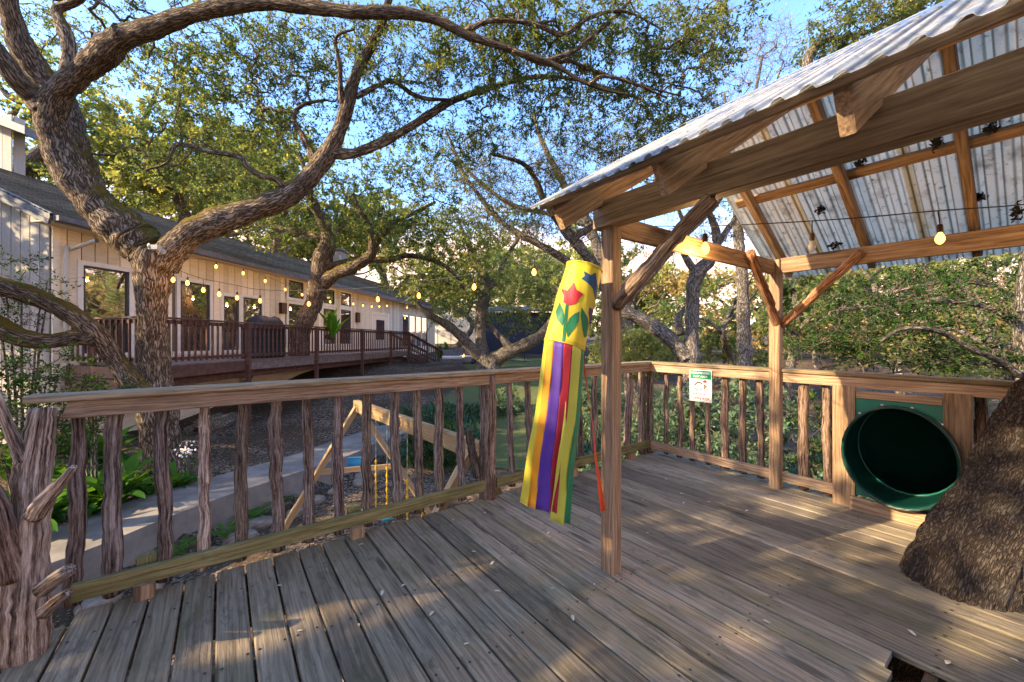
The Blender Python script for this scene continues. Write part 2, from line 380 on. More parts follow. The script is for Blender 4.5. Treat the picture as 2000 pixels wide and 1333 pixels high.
def m_zinc():
    s = NT('corrugated_sheet'); co = s.coord(); r = s.obj('Random')
    off = s.n('ShaderNodeCombineXYZ'); s.set(off.inputs[0], s.math('MULTIPLY', r, 23.))
    p = s.vadd(co, off.outputs[0])
    st = s.noise(s.mapping(p, (2.2, 2.2, 1.)), 3.4, 5, .7); c = s.mix(s.mr(st, .50, .72, 0, .75), (.84, .85, .82), (.42, .41, .38))
    sp2 = s.noise(p, 26., 4, .75); c = s.mix(s.mr(sp2, .58, .68, 0, .7), c, (.10, .09, .085))
    c = s.mix(s.math('MULTIPLY', s.attr('rib_shade', 'Fac'), .75), c, (.10, .095, .09))  # thin shade lines along the rib edges, painted into the sheet colour
    c = s.mix(1., c, s.obj('Color'), 'MULTIPLY')
    d = s.n('ShaderNodeBsdfPrincipled'); s.set(d.inputs['Base Color'], c); d.inputs['Roughness'].default_value = .4; d.inputs['Metallic'].default_value = .15
    t = s.n('ShaderNodeBsdfTranslucent'); s.set(t.inputs[0], c); m = s.n('ShaderNodeMixShader'); s.set(m.inputs[0], s.math('ADD', s.math('MULTIPLY', r, .25), .5))
    s.t.links.new(d.outputs[0], m.inputs[1]); s.t.links.new(t.outputs[0], m.inputs[2]); s.t.links.new(m.outputs[0], s.out.inputs[0]); return s.m
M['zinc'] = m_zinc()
def m_ground():
    s = NT('ground_litter'); co = s.coord(); a = s.vor(s.mapping(co, (1, 1, 1)), 26., 'F1', 'Color'); bw = s.n('ShaderNodeRGBToBW'); s.set(bw.inputs[0], a)
    ch = s.ramp(bw.outputs[0], [(.2, (.035, .024, .017)), (.5, (.115, .082, .06)), (.75, (.22, .17, .13)), (.95, (.38, .31, .25))])
    dirt = s.ramp(s.noise(co, 14, 6, .7), [(.3, (.04, .027, .018)), (.7, (.13, .092, .062))])
    c = s.mix(s.mr(s.noise(co, .5, 4, .6), .4, .6), ch, dirt)
    return s.pbr(c, .95, s.bump(s.math('ADD', bw.outputs[0], s.noise(co, 40, 5, .7)), .8, .03), .1)
M['ground'] = m_ground()
def m_grass():
    s = NT('lawn'); co = s.coord(); n = s.noise(co, 90, 4, .7); b = s.noise(co, 1.1, 5, .6)
    c = s.ramp(n, [(.3, (.07, .085, .03)), (.55, (.14, .16, .06)), (.75, (.24, .24, .10))])
    c = s.mix(s.mr(b, .45, .65, 0, .6), c, (.15, .13, .065))
    return s.pbr(c, .9, s.bump(n, .8, .03), .1)
M['grass'] = m_grass()
def m_cloth(name, c):
    s = NT(name); co = s.coord(); n = s.noise(co, 6, 3, .5); b = s.noise(co, 320, 2, .5)
    cc = s.mix(s.mr(n, .3, .7), tuple(x*.88 for x in c), c)
    d = s.n('ShaderNodeBsdfPrincipled'); s.set(d.inputs['Base Color'], cc); d.inputs['Roughness'].default_value = .55; d.inputs['Sheen Weight'].default_value = .2
    s.set(d.inputs['Normal'], s.bump(s.math('ADD', s.math('MULTIPLY', b, .2), s.noise(s.mapping(co, (9, 9, 4)), 1.5, 3, .5)), .35, .012))
    t = s.n('ShaderNodeBsdfTranslucent'); s.set(t.inputs[0], cc)
    m = s.n('ShaderNodeMixShader'); m.inputs[0].default_value = .35; s.t.links.new(d.outputs[0], m.inputs[1]); s.t.links.new(t.outputs[0], m.inputs[2])
    s.t.links.new(m.outputs[0], s.out.inputs[0]); return s.m
for k, c in dict(hem=(.60, .47, .02), yellow=(.72, .60, .03), gold=(.85, .38, .01), purple=(.105, .035, .36), red=(.42, .012, .03), lime=(.60, .62, .08), green=(.01, .24, .085), orange=(.80, .10, .01), tred=(.55, .012, .03), tblue=(.008, .08, .20), tpurple=(.07, .02, .18), tgreen=(.008, .20, .075)).items():
    M['c_'+k] = m_cloth(k+'_cloth', c)
# ------------------------------------------------------------------ terrain
EDGE = [(-8, -9.5), (2, -6.4), (4.81, -5.2), (6.65, -4.7), (8.2, -3.85), (11, -3.0), (14, -2.5), (60, -2)]
def xe(y):
    for (a, p), (b, q) in zip(EDGE, EDGE[1:]):
        if y <= b: return p+(q-p)*(y-a)/(b-a)
    return EDGE[-1][1]
def sstep(a, b, x): t = min(1, max(0, (x-a)/(b-a))); return t*t*(3-2*t)
def terr(x, y):
    low = -1.7+1.75*sstep(8, 21, y)+.7*sstep(26, 45, y)+3*sstep(45, 90, y)
    low -= 1.3*sstep(2.6, 9, x)*(1-sstep(14, 40, y))
    up = -1.22+.25*sstep(0, 3, xe(y)-1.3-x)+1.2*sstep(11, 20, y)+.7*sstep(26, 45, y)
    k = sstep(-.02, .18, xe(y)-x) if y < 12 else sstep(-.5, 1, xe(y)-x)
    z = low*(1-k)+max(up, low)*k
    return z+.04*math.sin(x*1.7+y*.9)+.03*math.sin(x*3.1-y*2.3)-.02
def axis_vals(lo, hi, step, far, fstep):
    a = list(np.arange(lo, hi, step)); 
    b = [lo-d for d in np.geomspace(fstep, far, 14)]; c = [hi+d for d in np.geomspace(fstep, far, 14)]
    return sorted(b)+a+c
gx = axis_vals(-14, 14, .3, 280, .8); gy = axis_vals(-4, 26, .3, 280, .8)
V = [(x, y, terr(x, y)) for y in gy for x in gx]; nx = len(gx)
Fc = [(j*nx+i, j*nx+i+1, (j+1)*nx+i+1, (j+1)*nx+i) for j in range(len(gy)-1) for i in range(nx-1)]
tag(mk('ground', V, Fc, M['ground'], smooth=True), None, None, kind='structure')
# lawn sheet, 2 cm over the soil
lx = np.arange(-2.2, 7.5, .3); ly = np.arange(9.3, 30, .4)
def lawn_x(x, y): return x+.5*math.sin(y*.8)
V = [(lawn_x(x, y), y, terr(lawn_x(x, y), y)+.025) for y in ly for x in lx]; nx = len(lx)
Fc = [(j*nx+i, j*nx+i+1, (j+1)*nx+i+1, (j+1)*nx+i) for j in range(len(ly)-1) for i in range(nx-1)]
tag(mk('lawn', V, Fc, M['grass'], smooth=True), None, None, kind='structure')
# concrete path: raised strip with a real edge wall on its right
V = []; Fc = []
ys = np.arange(1.5, 13.01, .4)
for y in ys:
    xr = xe(y)+.03*math.sin(y*3); xl = xr-1.22; zt = -1.15+1.0*sstep(11, 20, y)
    V += [(xl, y+.18, zt), (xr, y, zt), (xr+.01, y, zt-.75), (xl, y+.18, zt-.3)]
for j in range(len(ys)-1):
    for k in range(3): Fc.append((j*4+k, j*4+k+1, (j+1)*4+k+1, (j+1)*4+k))
Fc = [f[::-1] for f in Fc]
tag(mk('path', V, Fc, M['concrete']), None, None, kind='structure')

# ------------------------------------------------------------------ the wooden deck
deck = thing('wooden_deck', W(1.8, .8, -.1), 'weathered grey plank deck in the foreground', 'deck')
PIT = .1456; V0 = -.615
for k in range(-3, 35):
    a = V0+PIT*k; vc = a+PIT/2; right = vc > 1.82
    wd = PIT-(.0105 if right else .0105)+rnd.uniform(-.001, .001)
    u1 = {-1: 2.86, -2: 2.66, -3: 2.45}.get(k, 2.975+rnd.uniform(-.006, .008)); u0 = -1.8
    if k in (18, 19, 20): u0 = {18: .37, 19: .395, 20: .42}[k]
    if vc > 4.4: u1 = 2.95
    g = rnd.uniform(.72, 1.22)
    if right: col = (1.04*g, 1.02*g, .97*g)
    else: col = (1.0*g, .92*g, .80*g)
    if k == 17: col = (1.15, 1.04, .95)
    dz = rnd.uniform(-.002, .002)
    board('plank', W(vc, u0, -.016+dz), W(vc, u1, -.016+dz), wd, .032, M['deck'], deck, c=.006, col=col, up=Zv+Vv*rnd.uniform(-.012, .012))
board('rim_joist', W(-.62, 2.92, -.13), W(4.45, 2.92, -.13), .04, .19, M['treated'], deck, col=(.6, .6, .6))
board('rim_joist', W(4.42, 2.9, -.13), W(4.42, -1.8, -.13), .04, .19, M['treated'], deck, col=(.6, .6, .6))
for u in np.arange(-1.5, 2.8, .6): board('joist', W(-1., u, -.13), W(4.4, u, -.13), .04, .19, M['treated'], deck, col=(.5, .5, .5))
for v, u in ((-.5, 2.75), (1.9, 2.75), (4.3, 2.75), (4.3, .3)): board('support_post', W(v, u, -2.2), W(v, u, -.23), .13, .13, M['treated'], deck, up=Uv, col=(.6, .55, .5))

V = []; Fc = []
for k in range(0, 34):
    for u in np.arange(-.3, 2.8, .6):
        for s in (-.045, .045):
            c = W(V0+PIT*(k+.5)+s+rnd.uniform(-.006, .006), u+rnd.uniform(-.02, .02), .0025); b = len(V)
            V += [c+Vector((math.cos(t)*.007, math.sin(t)*.007, 0)) for t in np.linspace(0, 6.283, 6, endpoint=False)]; Fc.append(tuple(range(b, b+6)))
tag(mk('screw_heads', V, Fc, M['iron'], deck), None, None, kind='stuff')
# fallen leaves on the deck
lf_V = [(0, 0, 0), (.012, .008, .004), (.03, .009, .007), (.045, 0, .004), (.03, -.009, .008), (.012, -.008, .003)]
lf = bpy.data.meshes.new('fallen_leaf'); lf.from_pydata(lf_V, [], [(0, 1, 5), (1, 2, 4, 5), (2, 3, 4)]); lf.materials.append(M['fallen'])
for px, py in ((580, 1234), (541, 1145), (958, 1105), (965, 1155), (702, 1225), (838, 1205), (745, 1165), (1068, 1045), (921, 1078), (885, 1018), (948, 1005), (1160, 1145), (1075, 1150), (1128, 1075), (1160, 1098), (1268, 1042), (1304, 938), (1336, 965), (1380, 981), (1253, 978), (1506, 1220), (1790, 1245), (1855, 1293), (1972, 1286), (1335, 985), (1455, 1000), (1120, 1215), (700, 1065), (793, 1142), (905, 1260)):
    s = rnd.uniform(.45, 1.05)*(1.25 if py == 1234 else 1)
    o = inst('fallen_leaf', lf, None, Matrix.Translation(GP(px, py)+Vector((0, 0, .004))) @ Matrix.Rotation(rnd.uniform(0, 6.3), 4, 'Z') @ Matrix.Scale(s, 4))
    tag(o, 'small dry leaf lying on the deck boards', 'leaf', 'fallen leaves scattered on the deck')

# ------------------------------------------------------------------ railings of cedar sticks
def stick_mesh(p0, p1, r0, r1, seed, sides=12, n=22, knob=True):
    g = np.random.default_rng(seed); t = np.linspace(0, 1, n)[:, None]
    p0 = np.array(p0); p1 = np.array(p1); L = np.linalg.norm(p1-p0)
    w_ = np.cumsum(g.normal(size=(n, 3)), axis=0); w_ -= w_[0]+(w_[-1]-w_[0])*t; w_[:, 2] = 0
    pts = p0+(p1-p0)*t+w_*.0035*L
    r = r0+(r1-r0)*t[:, 0]+ (r0*.06)*np.sin(t[:, 0]*g.uniform(5, 12)+g.uniform(0, 6))
    if knob:
        for _ in range(g.integers(1, 3)):
            c = g.uniform(.1, .9); r = r+r0*g.uniform(.08, .22)*np.exp(-((t[:, 0]-c)/.03)**2)
    return tube_np(pts, r, sides, True, np.array((1., .2, 0)), .055, seed)
def stick(name, p0, p1, r0, r1, parent, seed, col=None, strips=True):
    A = Acc(); V, Q, B = stick_mesh(p0, p1, r0, r1, seed); A.add(V, Q, B)
    if strips:
        g = np.random.default_rng(seed+999)       # loose shaggy strips of bark
        p0 = np.array(p0); p1 = np.array(p1)
        for _ in range(22):
            t = g.uniform(.05, .92); a = g.uniform(0, 6.28); rr = r0+(r1-r0)*t; c = p0+(p1-p0)*t
            d = np.array((math.cos(a), math.sin(a), 0)); tn = np.array((-d[1], d[0], 0)); l = g.uniform(.05, .13); wv = g.uniform(.003, .007)
            q = [c+d*rr*.96-tn*wv, c+d*rr*.96+tn*wv, c+d*(rr*1.1)+tn*wv*.7-np.array((0, 0, l*.6)), c+d*(rr*1.1)-tn*wv*.7-np.array((0, 0, l*.6)),
                 c+d*(rr*1.28+.004)-np.array((0, 0, l))+tn*g.normal()*.004]
            q = np.array(q); A.add(q, [[0, 1, 2, 3], [3, 2, 4, 4]], np.array([[rr, 0, x[2]] for x in q]))
    V, Q, B = A.get()
    o = mkn(name, V, Q, M['cedar'], parent, {'bk': ('FLOAT_VECTOR', B)})
    o.color = (*[x*.74 for x in (col or (1, 1, 1))], 1); return o
rail = thing('deck_railing', W(1.9, 2.97, 0), 'long cedar stick railing across the left and middle of the deck', 'railing')
board('cap_rail', W(-.77, 2.965, 1.115), W(4.36, 2.965, 1.13), .14, .036, M['railcap'], rail, c=.006)
board('top_rail', W(-.655, 2.94, 1.052), W(4.3, 2.94, 1.067), .038, .088, M['rail'], rail, skew0=.35)
board('bottom_rail', W(-.62, 2.945, .115), W(1.86, 2.945, .125), .038, .09, M['mossy'], rail)
board('bottom_rail', W(1.98, 2.945, .125), W(4.33, 2.945, .125), .038, .09, M['mossy'], rail)
for v in (-.345, .775, 2.93, 3.9):
    board('rail_block', W(v, 2.935, 0), W(v, 2.935, .078), .085, .085, M['treated'], rail, up=Uv)
    board('block_stub', W(v, 3.03, .1), W(v, 3.03, .19), .09, .07, M['mossy'], rail, up=Uv)
LB = [(150, 142, 36), (225, 220, 40), (320, 321, 31), (401, 394, 24), (476, 470, 26), (540, 543, 26), (602, 602, 22), (659, 662, 22), (717, 719, 20), (770, 778, 20), (813, 819, 18), (856, 860, 18), (896, 903, 16), (996, 1001, 13), (1029, 1040, 13), (1064, 1068, 13), (1098, 1100, 13), (1131, 1133, 13), (1160, 1160, 13), (1187, 1187, 13), (1207, 1206, 12), (1229, 1224, 15), (1251, 1251, 11)]
for i, (a, b, wpx) in enumerate(LB):
    d = du(a, 3.0); r = wpx/2*d/F*.97/math.sqrt(1+((a-1000)/F)**2)
    va, vb = v_of(a, 3.0), v_of(b, 3.0)
    lt = rnd.uniform(.8, 1.15); col = (1.9, 1.8, 1.7) if a == 401 else (lt, lt*rnd.uniform(.92, 1.0), lt*rnd.uniform(.85, 1))
    stick('baluster', W(vb, 3.0, .03), W(va, 3.0, 1.06), r*1.06, r*.94, rail, i+3, col)
# tall cedar post where the rail changes boards, and the corner posts
stick('cedar_post', W(1.9, 2.99, -.05), W(1.895, 2.985, 1.098), .062, .058, rail, 71, (.9, .85, .8))
stick('cedar_post', W(1.925, 2.93, -.02), W(1.925, 2.93, 1.095), .036, .034, rail, 72, (1.2, 1., .85))
stick('side_stub', W(1.82, 3.0, .2), W(1.74, 3.02, .62), .04, .03, rail, 73, (.5, .5, .5))
stick('cedar_post', W(4.22, 3.0, 0), W(4.22, 3.0, 1.08), .05, .048, rail, 74, (.85, .8, .75))
stick('cedar_post', W(4.33, 2.97, 0), W(4.33, 2.97, 1.08), .04, .04, rail, 75, (.8, .75, .7))
rr_ = thing('deck_railing', W(4.3, 1.5, 0), 'cedar stick railing with the safety sign, running to the slide', 'railing')
board('cap_rail', W(4.32, 2.965+.07, 1.13), W(4.32, -1.4, 1.10), .14, .036, M['railcap'], rr_, c=.006, col=(.8, .78, .74))
board('top_rail', W(4.285, 2.92, 1.067), W(4.285, -1.4, 1.037), .038, .088, M['rail'], rr_)
board('bottom_rail', W(4.285, 2.92, .115), W(4.285, 1.0, .115), .038, .09, M['rail'], rr_)
RB = [(1301, 9), (1327, 11), (1352, 11), (1384, 10), (1416, 16), (1451, 15), (1486, 15), (1570, 22), (1617, 19), (1921, 30)]
for i, (a, wpx) in enumerate(RB):
    d = dv(a, 4.35); r = wpx/2*d/F*1.0/math.sqrt(1+((a-1000)/F)**2); u = u_of(a, 4.35); lt = rnd.uniform(.8, 1.15)
    stick('baluster', W(4.35, u, .03), W(4.35, u+rnd.uniform(-.015, .015), 1.04), r*1.04, r*.95, rr_, i+40, (lt*1.1, lt*.92, lt*.82))
for u in (-.2, -.5, -.8): stick('baluster', W(4.35, u, .03), W(4.35, u, 1.04), .04, .04, rr_, int(90-u*10))

# ------------------------------------------------------------------ gnarled cedar post at the left end
def traced(ctrl, step=.12, dd=0):
    """rows (px, py, distance, width in px) to rows of world points and radii"""
    out = []
    for i, (a, b, d, wd) in enumerate(ctrl):
        q, r = ctrl[max(0, i-1)], ctrl[min(len(ctrl)-1, i+1)]; dx, dy = r[0]-q[0], r[1]-q[1]; l = math.hypot(dx, dy)+1e-6
        k = math.sqrt(1+((-(a-1000)*dy+(b-666.5)*dx)/l/F)**2)          # off-axis things look wider through a wide lens
        out.append((*P(a, b, d+dd), wd/2*(d+dd)/F/k))
    return smooth_path(out, step)
def limb_mesh(ctrls, sides=20, step=.05, wob=.06, seed=0, cap=True):
    A = Acc()
    for i, c in enumerate(ctrls):
        t = traced(c, step); t[:, 3] *= 1+.05*np.sin(np.cumsum(np.full(len(t), step))*6+i)
        V, Q, B = tube_np(t[:, :3], t[:, 3], sides, cap, None, wob, seed+i); A.add(V, Q, B)
    return A.get()
cp = thing('gnarled_cedar_post', GP(50, 1290), 'thick gnarled cedar trunk with stubs at the left end of the railing', 'post')
V, Q, B = limb_mesh([[(45, 1330, 1.76, 112), (47, 1240, 1.76, 106), (50, 1150, 1.77, 100), (54, 1060, 1.79, 96), (60, 990, 1.82, 90), (64, 920, 1.85, 84), (75, 855, 1.88, 66), (84, 797, 1.9, 52)]], 28, .03, .05, 5)
o = mkn('trunk', V, Q, M['cedar'], cp, {'bk': ('FLOAT_VECTOR', B)}); o.color = (1.05, .92, .80, 1)
for nm, c, col in (('fork', [(30, 1130, 1.74, 74), (10, 1050, 1.72, 62), (-8, 985, 1.7, 56), (-40, 930, 1.68, 50)], (1, .8, .7)),
                   ('limb', [(50, 905, 1.83, 44), (30, 865, 1.8, 30), (10, 815, 1.76, 24), (-8, 770, 1.72, 22), (-30, 720, 1.7, 20)], (2., 1.95, 1.9)),
                   ('stub', [(70, 1005, 1.74, 40), (90, 975, 1.7, 34), (118, 944, 1.68, 22), (144, 912, 1.66, 13)], (2.2, 2.1, 2.)),
                   ('stub', [(85, 1150, 1.72, 30), (110, 1130, 1.68, 26), (136, 1113, 1.67, 22)], (1.3, 1.25, 1.2)),
                   ('stub', [(88, 1195, 1.70, 26), (112, 1173, 1.66, 20), (134, 1157, 1.65, 13)], (1.6, 1.55, 1.5))):
    V, Q, B = limb_mesh([c], 14, .03, .05, len(nm)); o = mkn(nm, V, Q, M['cedar'], cp, {'bk': ('FLOAT_VECTOR', B)}); o.color = (*[x*.7 for x in col], 1)

# ------------------------------------------------------------------ pavilion
pav = thing('pavilion', W(3.1, 1.5, 0), 'open timber shelter with corrugated metal gable roof', 'pavilion')
TAN = .612; VR = 3.03
def zs(v): return 3.15-TAN*abs(v-VR)
board('post', W(1.915, 1.585, .0), W(1.915, 1.585, 2.09), .09, .09, M['treated'], pav, up=Uv, c=.006)
board('post', W(4.26, 1.545, .0), W(4.26, 1.545, 2.17), .09, .09, M['treated'], pav, up=Uv, c=.006)
board('beam', W(1.89, 1.67, 2.17), W(1.89, -2.6, 2.15), .085, .165, M['treated'], pav, c=.005)
board('beam', W(4.26, 1.50, 2.11), W(4.26, -2.6, 2.08), .045, .14, M['treated'], pav)
board('beam', W(1.96, 1.6, 2.115), W(4.22, 1.56, 2.1), .04, .13, M['treated'], pav)
for i, u in enumerate((1.612, .978, .362, -.26, -.88, -1.5, -2.1)):
    hp = .165
    board('rafter', W(1.5, u, zs(1.5)-.045-hp/2), W(VR, u, zs(VR)-.045-hp/2), .04, .14, M['treated'], pav, col=(1.1, 1.08, 1.05) if i < 3 else None)
for u in (1.55, .92, .32, -.28, -.9, -1.5, -2.1):
    hp = .11
    board('rafter', W(VR, u, zs(VR)-.045-hp/2), W(4.62, u, zs(4.62)-.045-hp/2), .05, .092, M['treated'], pav)
board('ridge_board', W(VR, 1.7, 3.0), W(VR, -2.5, 3.0), .035, .14, M['treated'], pav)
nrm_f = (Zv-TAN*Vv).normalized()*1; 
for v, sl_ in ((1.47, 1), (2.2, 1), (2.9, 1), (3.16, -1), (3.8, -1), (4.55, -1)):
    nn = (Zv-sl_*TAN*Vv).normalized()
    board('purlin', W(v, 1.69, zs(v)-.028), W(v, -2.6, zs(v)-.028), .085, .032, M['treated'], pav, up=nn)
# corrugated sheets
def sheet(u1, u0, va, vb, name, col, lift=0.):
    per = .077; n = int((u1-u0)/per*12); V = []; Fc = []; m = 12; RB_ = []
    for j in range(m+1):
        v = va+(vb-va)*j/m
        for i in range(n+1):
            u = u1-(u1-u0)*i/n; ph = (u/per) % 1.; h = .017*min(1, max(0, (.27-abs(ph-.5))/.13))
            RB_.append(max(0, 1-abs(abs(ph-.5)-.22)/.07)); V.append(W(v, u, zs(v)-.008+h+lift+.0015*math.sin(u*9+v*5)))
    for j in range(m):
        for i in range(n): a = j*(n+1)+i; Fc.append((a, a+1, a+n+2, a+n+1))
    o = mk(name, V, Fc, M['zinc'], pav, smooth=False, col=col); o.data.attributes.new('rib_shade', 'FLOAT', 'POINT').data.foreach_set('value', RB_)
    md = o.modifiers.new('thick', 'SOLIDIFY'); md.thickness = .0012
us = [1.74, 1.07, .42, -.24, -.9, -1.56, -2.2, -2.8]
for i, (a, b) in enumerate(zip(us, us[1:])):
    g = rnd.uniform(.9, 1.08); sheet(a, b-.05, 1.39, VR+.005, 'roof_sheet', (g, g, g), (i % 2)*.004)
us = [1.76, 1.30, .62, -.02, -.68, -1.34, -2.0, -2.7]
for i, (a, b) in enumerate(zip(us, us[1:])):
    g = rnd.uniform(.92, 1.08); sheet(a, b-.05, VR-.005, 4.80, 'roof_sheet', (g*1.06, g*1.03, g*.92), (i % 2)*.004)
V = []; 
for u in (1.75, -2.7):
    for v in (VR-.14, VR, VR+.14): V.append(W(v, u, zs(v)+.024))
mk('ridge_cap', V, [(0, 1, 4, 3), (1, 2, 5, 4)], M['zinc'], pav)
# round cedar braces
def brace(p0, p1, r0, r1, seed, col): stick('brace', p0, p1, r0, r1, pav, seed, col, False)
brace(P(1203, 598, 2.38), P(1392, 388, dv(1392, 1.86)), .042, .038, 201, (1.5, 1.3, 1.1))
brace(P(1207, 575, 2.5), P(1350, 432, du(1350, 1.52)), .036, .03, 202, (.8, .75, .7))
brace(P(1518, 640, 3.78), P(1466, 492, du(1466, 1.5)), .042, .034, 203, (1.3, .85, .6))
brace(P(1528, 634, 3.76), P(1682, 492, dv(1682, 4.2)), .040, .034, 204, (1.7, 1.1, .75))
# debris caught on the sheets: wasp nests and leaf clumps
def clump(loc, sx, sz, seed, label, name='wasp_nest', cat='nest'):
    g = np.random.default_rng(seed); V = []; Q = []
    for i in range(46):
        c = np.array(loc)+g.normal(size=3)*np.array((sx, sx, sz))*.36; r = .008
        d = g.normal(size=(4, 3))*r*1.4; b = len(V); V += [c+x for x in d]; Q += [(b, b+1, b+2), (b, b+2, b+3), (b, b+1, b+3), (b+1, b+2, b+3)]
    tag(mk(name, V, Q, M['wire']), label, cat, 'dark mud nests under the shelter roof')
for i, (px, py, sx, sz, lab) in enumerate(((1678, 318, .03, .04, 'dark nest on the roof sheet, leftmost of the upper ones'), (1828, 277, .03, .06, 'tall dark nest under the roof between the purlins'), (1938, 250, .035, .06, 'dark nest hanging highest at the right of the roof'), (1912, 387, .03, .035, 'small round dark nest right of the lit bulb'), (1986, 415, .03, .08, 'long dark nest at the right edge of the picture'), (1603, 410, .03, .035, 'small dark nest above the unlit bulb'), (1628, 480, .05, .025, 'dark clump lying on the far beam'))):
    best = min(np.arange(3.1, 4.3, .02), key=lambda v: abs(P(px, py, dv(px, v)).z-(zs(v)-.04)))
    clump(P(px, py, dv(px, best)), sx, sz, i+5, lab)

# ------------------------------------------------------------------ tube slide
sl_ = thing('tube_slide', W(4.25, .69, .1), 'green plastic tube slide entrance set in the railing', 'slide')
ph = 32; cu, cz = .695, .505
def ring_pts(v, ru, rz, uc=cu, zc=cz): return [W(v, uc+ru*math.cos(a), zc+rz*math.sin(a)) for a in np.linspace(0, 2*math.pi, ph, endpoint=False)]
def loft(rings, closed=False):
    V = []; Fc = []; n = len(rings)
    for r in rings: V += r
    for j in range(n-1 if not closed else n):
        for i in range(ph): a = j*ph; b = ((j+1) % n)*ph; Fc.append((a+i, a+(i+1) % ph, b+(i+1) % ph, b+i))
    return V, Fc
V, Fc = loft([ring_pts(4.15, .322, .382), ring_pts(4.14, .328, .388), ring_pts(4.15, .332, .392), ring_pts(4.25, .332, .392), ring_pts(4.25, .326, .386)], True)
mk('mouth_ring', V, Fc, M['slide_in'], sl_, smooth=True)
R_ = []
R_.append(ring_pts(4.145, .325, .385))
for t in np.linspace(0, 1, 20):
    v = 4.22+1.4*t; bend = 2.0*max(0, t-.26)**1.5
    R_.append(ring_pts(v, .322, .38, cu-.5*bend, cz-bend*1.0))
q0 = R_[-1]; R_.append([sum(q0, Vector())/len(q0)]*ph)
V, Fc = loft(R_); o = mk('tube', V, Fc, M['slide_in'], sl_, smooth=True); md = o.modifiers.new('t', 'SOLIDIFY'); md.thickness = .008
V, Fc = loft([ring_pts(4.56, .324, .382), ring_pts(4.56, .31, .366), ring_pts(4.585, .31, .366), ring_pts(4.585, .324, .382)], True)
mk('inner_seam', V, Fc, M['slide'], sl_, smooth=False)
# square plate and frame boards cut round the tube
def notched(name, u0, u1, z0, z1, v0, v1, mat, side):
    """flat board u0..u1 (u grows to the left), cut back where the tube passes; side +1 lies left of the tube, -1 right"""
    V = []; Fc = []; ok = []; zz = sorted(set(list(np.linspace(z0, z1, 40))+[cz-.379, cz+.379]))
    for z in zz:
        k = 1-((z-cz)/.386)**2; hw = .330*math.sqrt(k) if k > 0 else -1; a, b = u0, u1
        if hw > 0:
            if side > 0: a = min(max(u0, cu+hw), u1-.001)
            else: b = max(min(u1, cu-hw), u0+.001)
        V += [W(v0, a, z), W(v0, b, z), W(v1, b, z), W(v1, a, z)]; ok.append(b-a > .003)
    for j in range(len(zz)-1):
        if not (ok[j] and ok[j+1]): continue
        for i in range(4): Fc.append((j*4+i, j*4+(i+1) % 4, (j+1)*4+(i+1) % 4, (j+1)*4+i))
    n = len(V)
    if ok[0] and ok[1]: Fc.append((3, 2, 1, 0))
    if ok[-1] and ok[-2]: Fc.append((n-4, n-3, n-2, n-1))
    us_ = sorted(set(i for f in Fc for i in f)); mp_ = {q: i for i, q in enumerate(us_)}; V = [V[q] for q in us_]; Fc = [tuple(mp_[i] for i in f) for f in Fc]
    # board-space coordinates: length along local x so the grain runs up the board
    Mx = frame(W(v0, u0, z0), W(v0, u0, z1), -Vv); iv = Mx.inverted()
    return mk(name, [iv @ q for q in V], Fc, mat, sl_, Mx)
for za, zb in ((.12, cz-.02), (cz+.02, .925)): notched('plate', .695, .958, za, zb, 4.265, 4.29, M['slide'], 1); notched('plate', .462, .694, za, zb, 4.265, 4.29, M['slide'], -1)
def dome(name, c, n, r, mat, parent):
    n = n.normalized(); a = n.orthogonal().normalized(); b = n.cross(a); V = [c+n*r*.6]; Fc = []
    for j, (q, h) in enumerate(((.6, .45), (1, 0))):
        V += [c+n*r*h+(a*math.cos(t)+b*math.sin(t))*r*q for t in np.linspace(0, 6.283, 10, endpoint=False)]
    Fc += [(0, 1+i, 1+(i+1) % 10) for i in range(10)]+[(1+i, 11+i, 11+(i+1) % 10, 1+(i+1) % 10) for i in range(10)]
    return mk(name, V, Fc, mat, parent, smooth=True)
for px, py in ((1679, 808), (1722, 792), (1781, 798), (1833, 827)): dome('bolt', P(px, py, dv(px, 4.262)), -Vv, .011, M['steel'], sl_)
board('frame_board', W(4.285, 1.075, -.05), W(4.285, 1.075, 1.02), .078, .04, M['treated'], sl_, up=Vv)
notched('frame_board', .959, 1.035, -.05, 1.02, 4.25, 4.29, M['treated'], 1); notched('frame_board', .32, .461, -.05, 1.02, 4.255, 4.295, M['treated'], -1)
board('frame_board', W(4.272, .955, .955), W(4.272, .465, .955), .036, .06, M['treated'], sl_)
board('frame_board', W(4.23, .98, .055), W(4.23, -.6, .055), .04, .11, M['treated'], sl_)

# ------------------------------------------------------------------ warning sign
sg = thing('warning_sign', W(4.255, 2.28, .73), 'small green and white play area sign on the railing', 'sign')
def on_sign(a, b, h): return W(4.255-h, 2.402-a*.249, .73+b*.35)       # a to the right, b up, 0..1
def sign_poly(name, pts, h, mat, t=.0015):
    n = len(pts); V = [on_sign(a, b, h) for a, b in pts]+[on_sign(a, b, h-t) for a, b in pts]
    return mk(name, V, [tuple(range(n)), tuple(range(2*n-1, n-1, -1))]+[(i, (i+1) % n, n+(i+1) % n, n+i) for i in range(n)], mat, sg)
M['s_white'] = m_plain('sign_white', (.70, .70, .72), .35, .05, bump=.02); M['s_green'] = m_plain('sign_green', (.01, .22, .09), .35, .05, bump=.02)
M['s_red'] = m_plain('sign_red', (.40, .03, .05), .4, .05, bump=.02); M['s_brown'] = m_plain('sign_brown', (.10, .07, .05), .5, .05, bump=.02)
sign_poly('panel', [(0, 0), (1, 0), (1, 1), (0, 1)], .004, M['s_white'], .004)
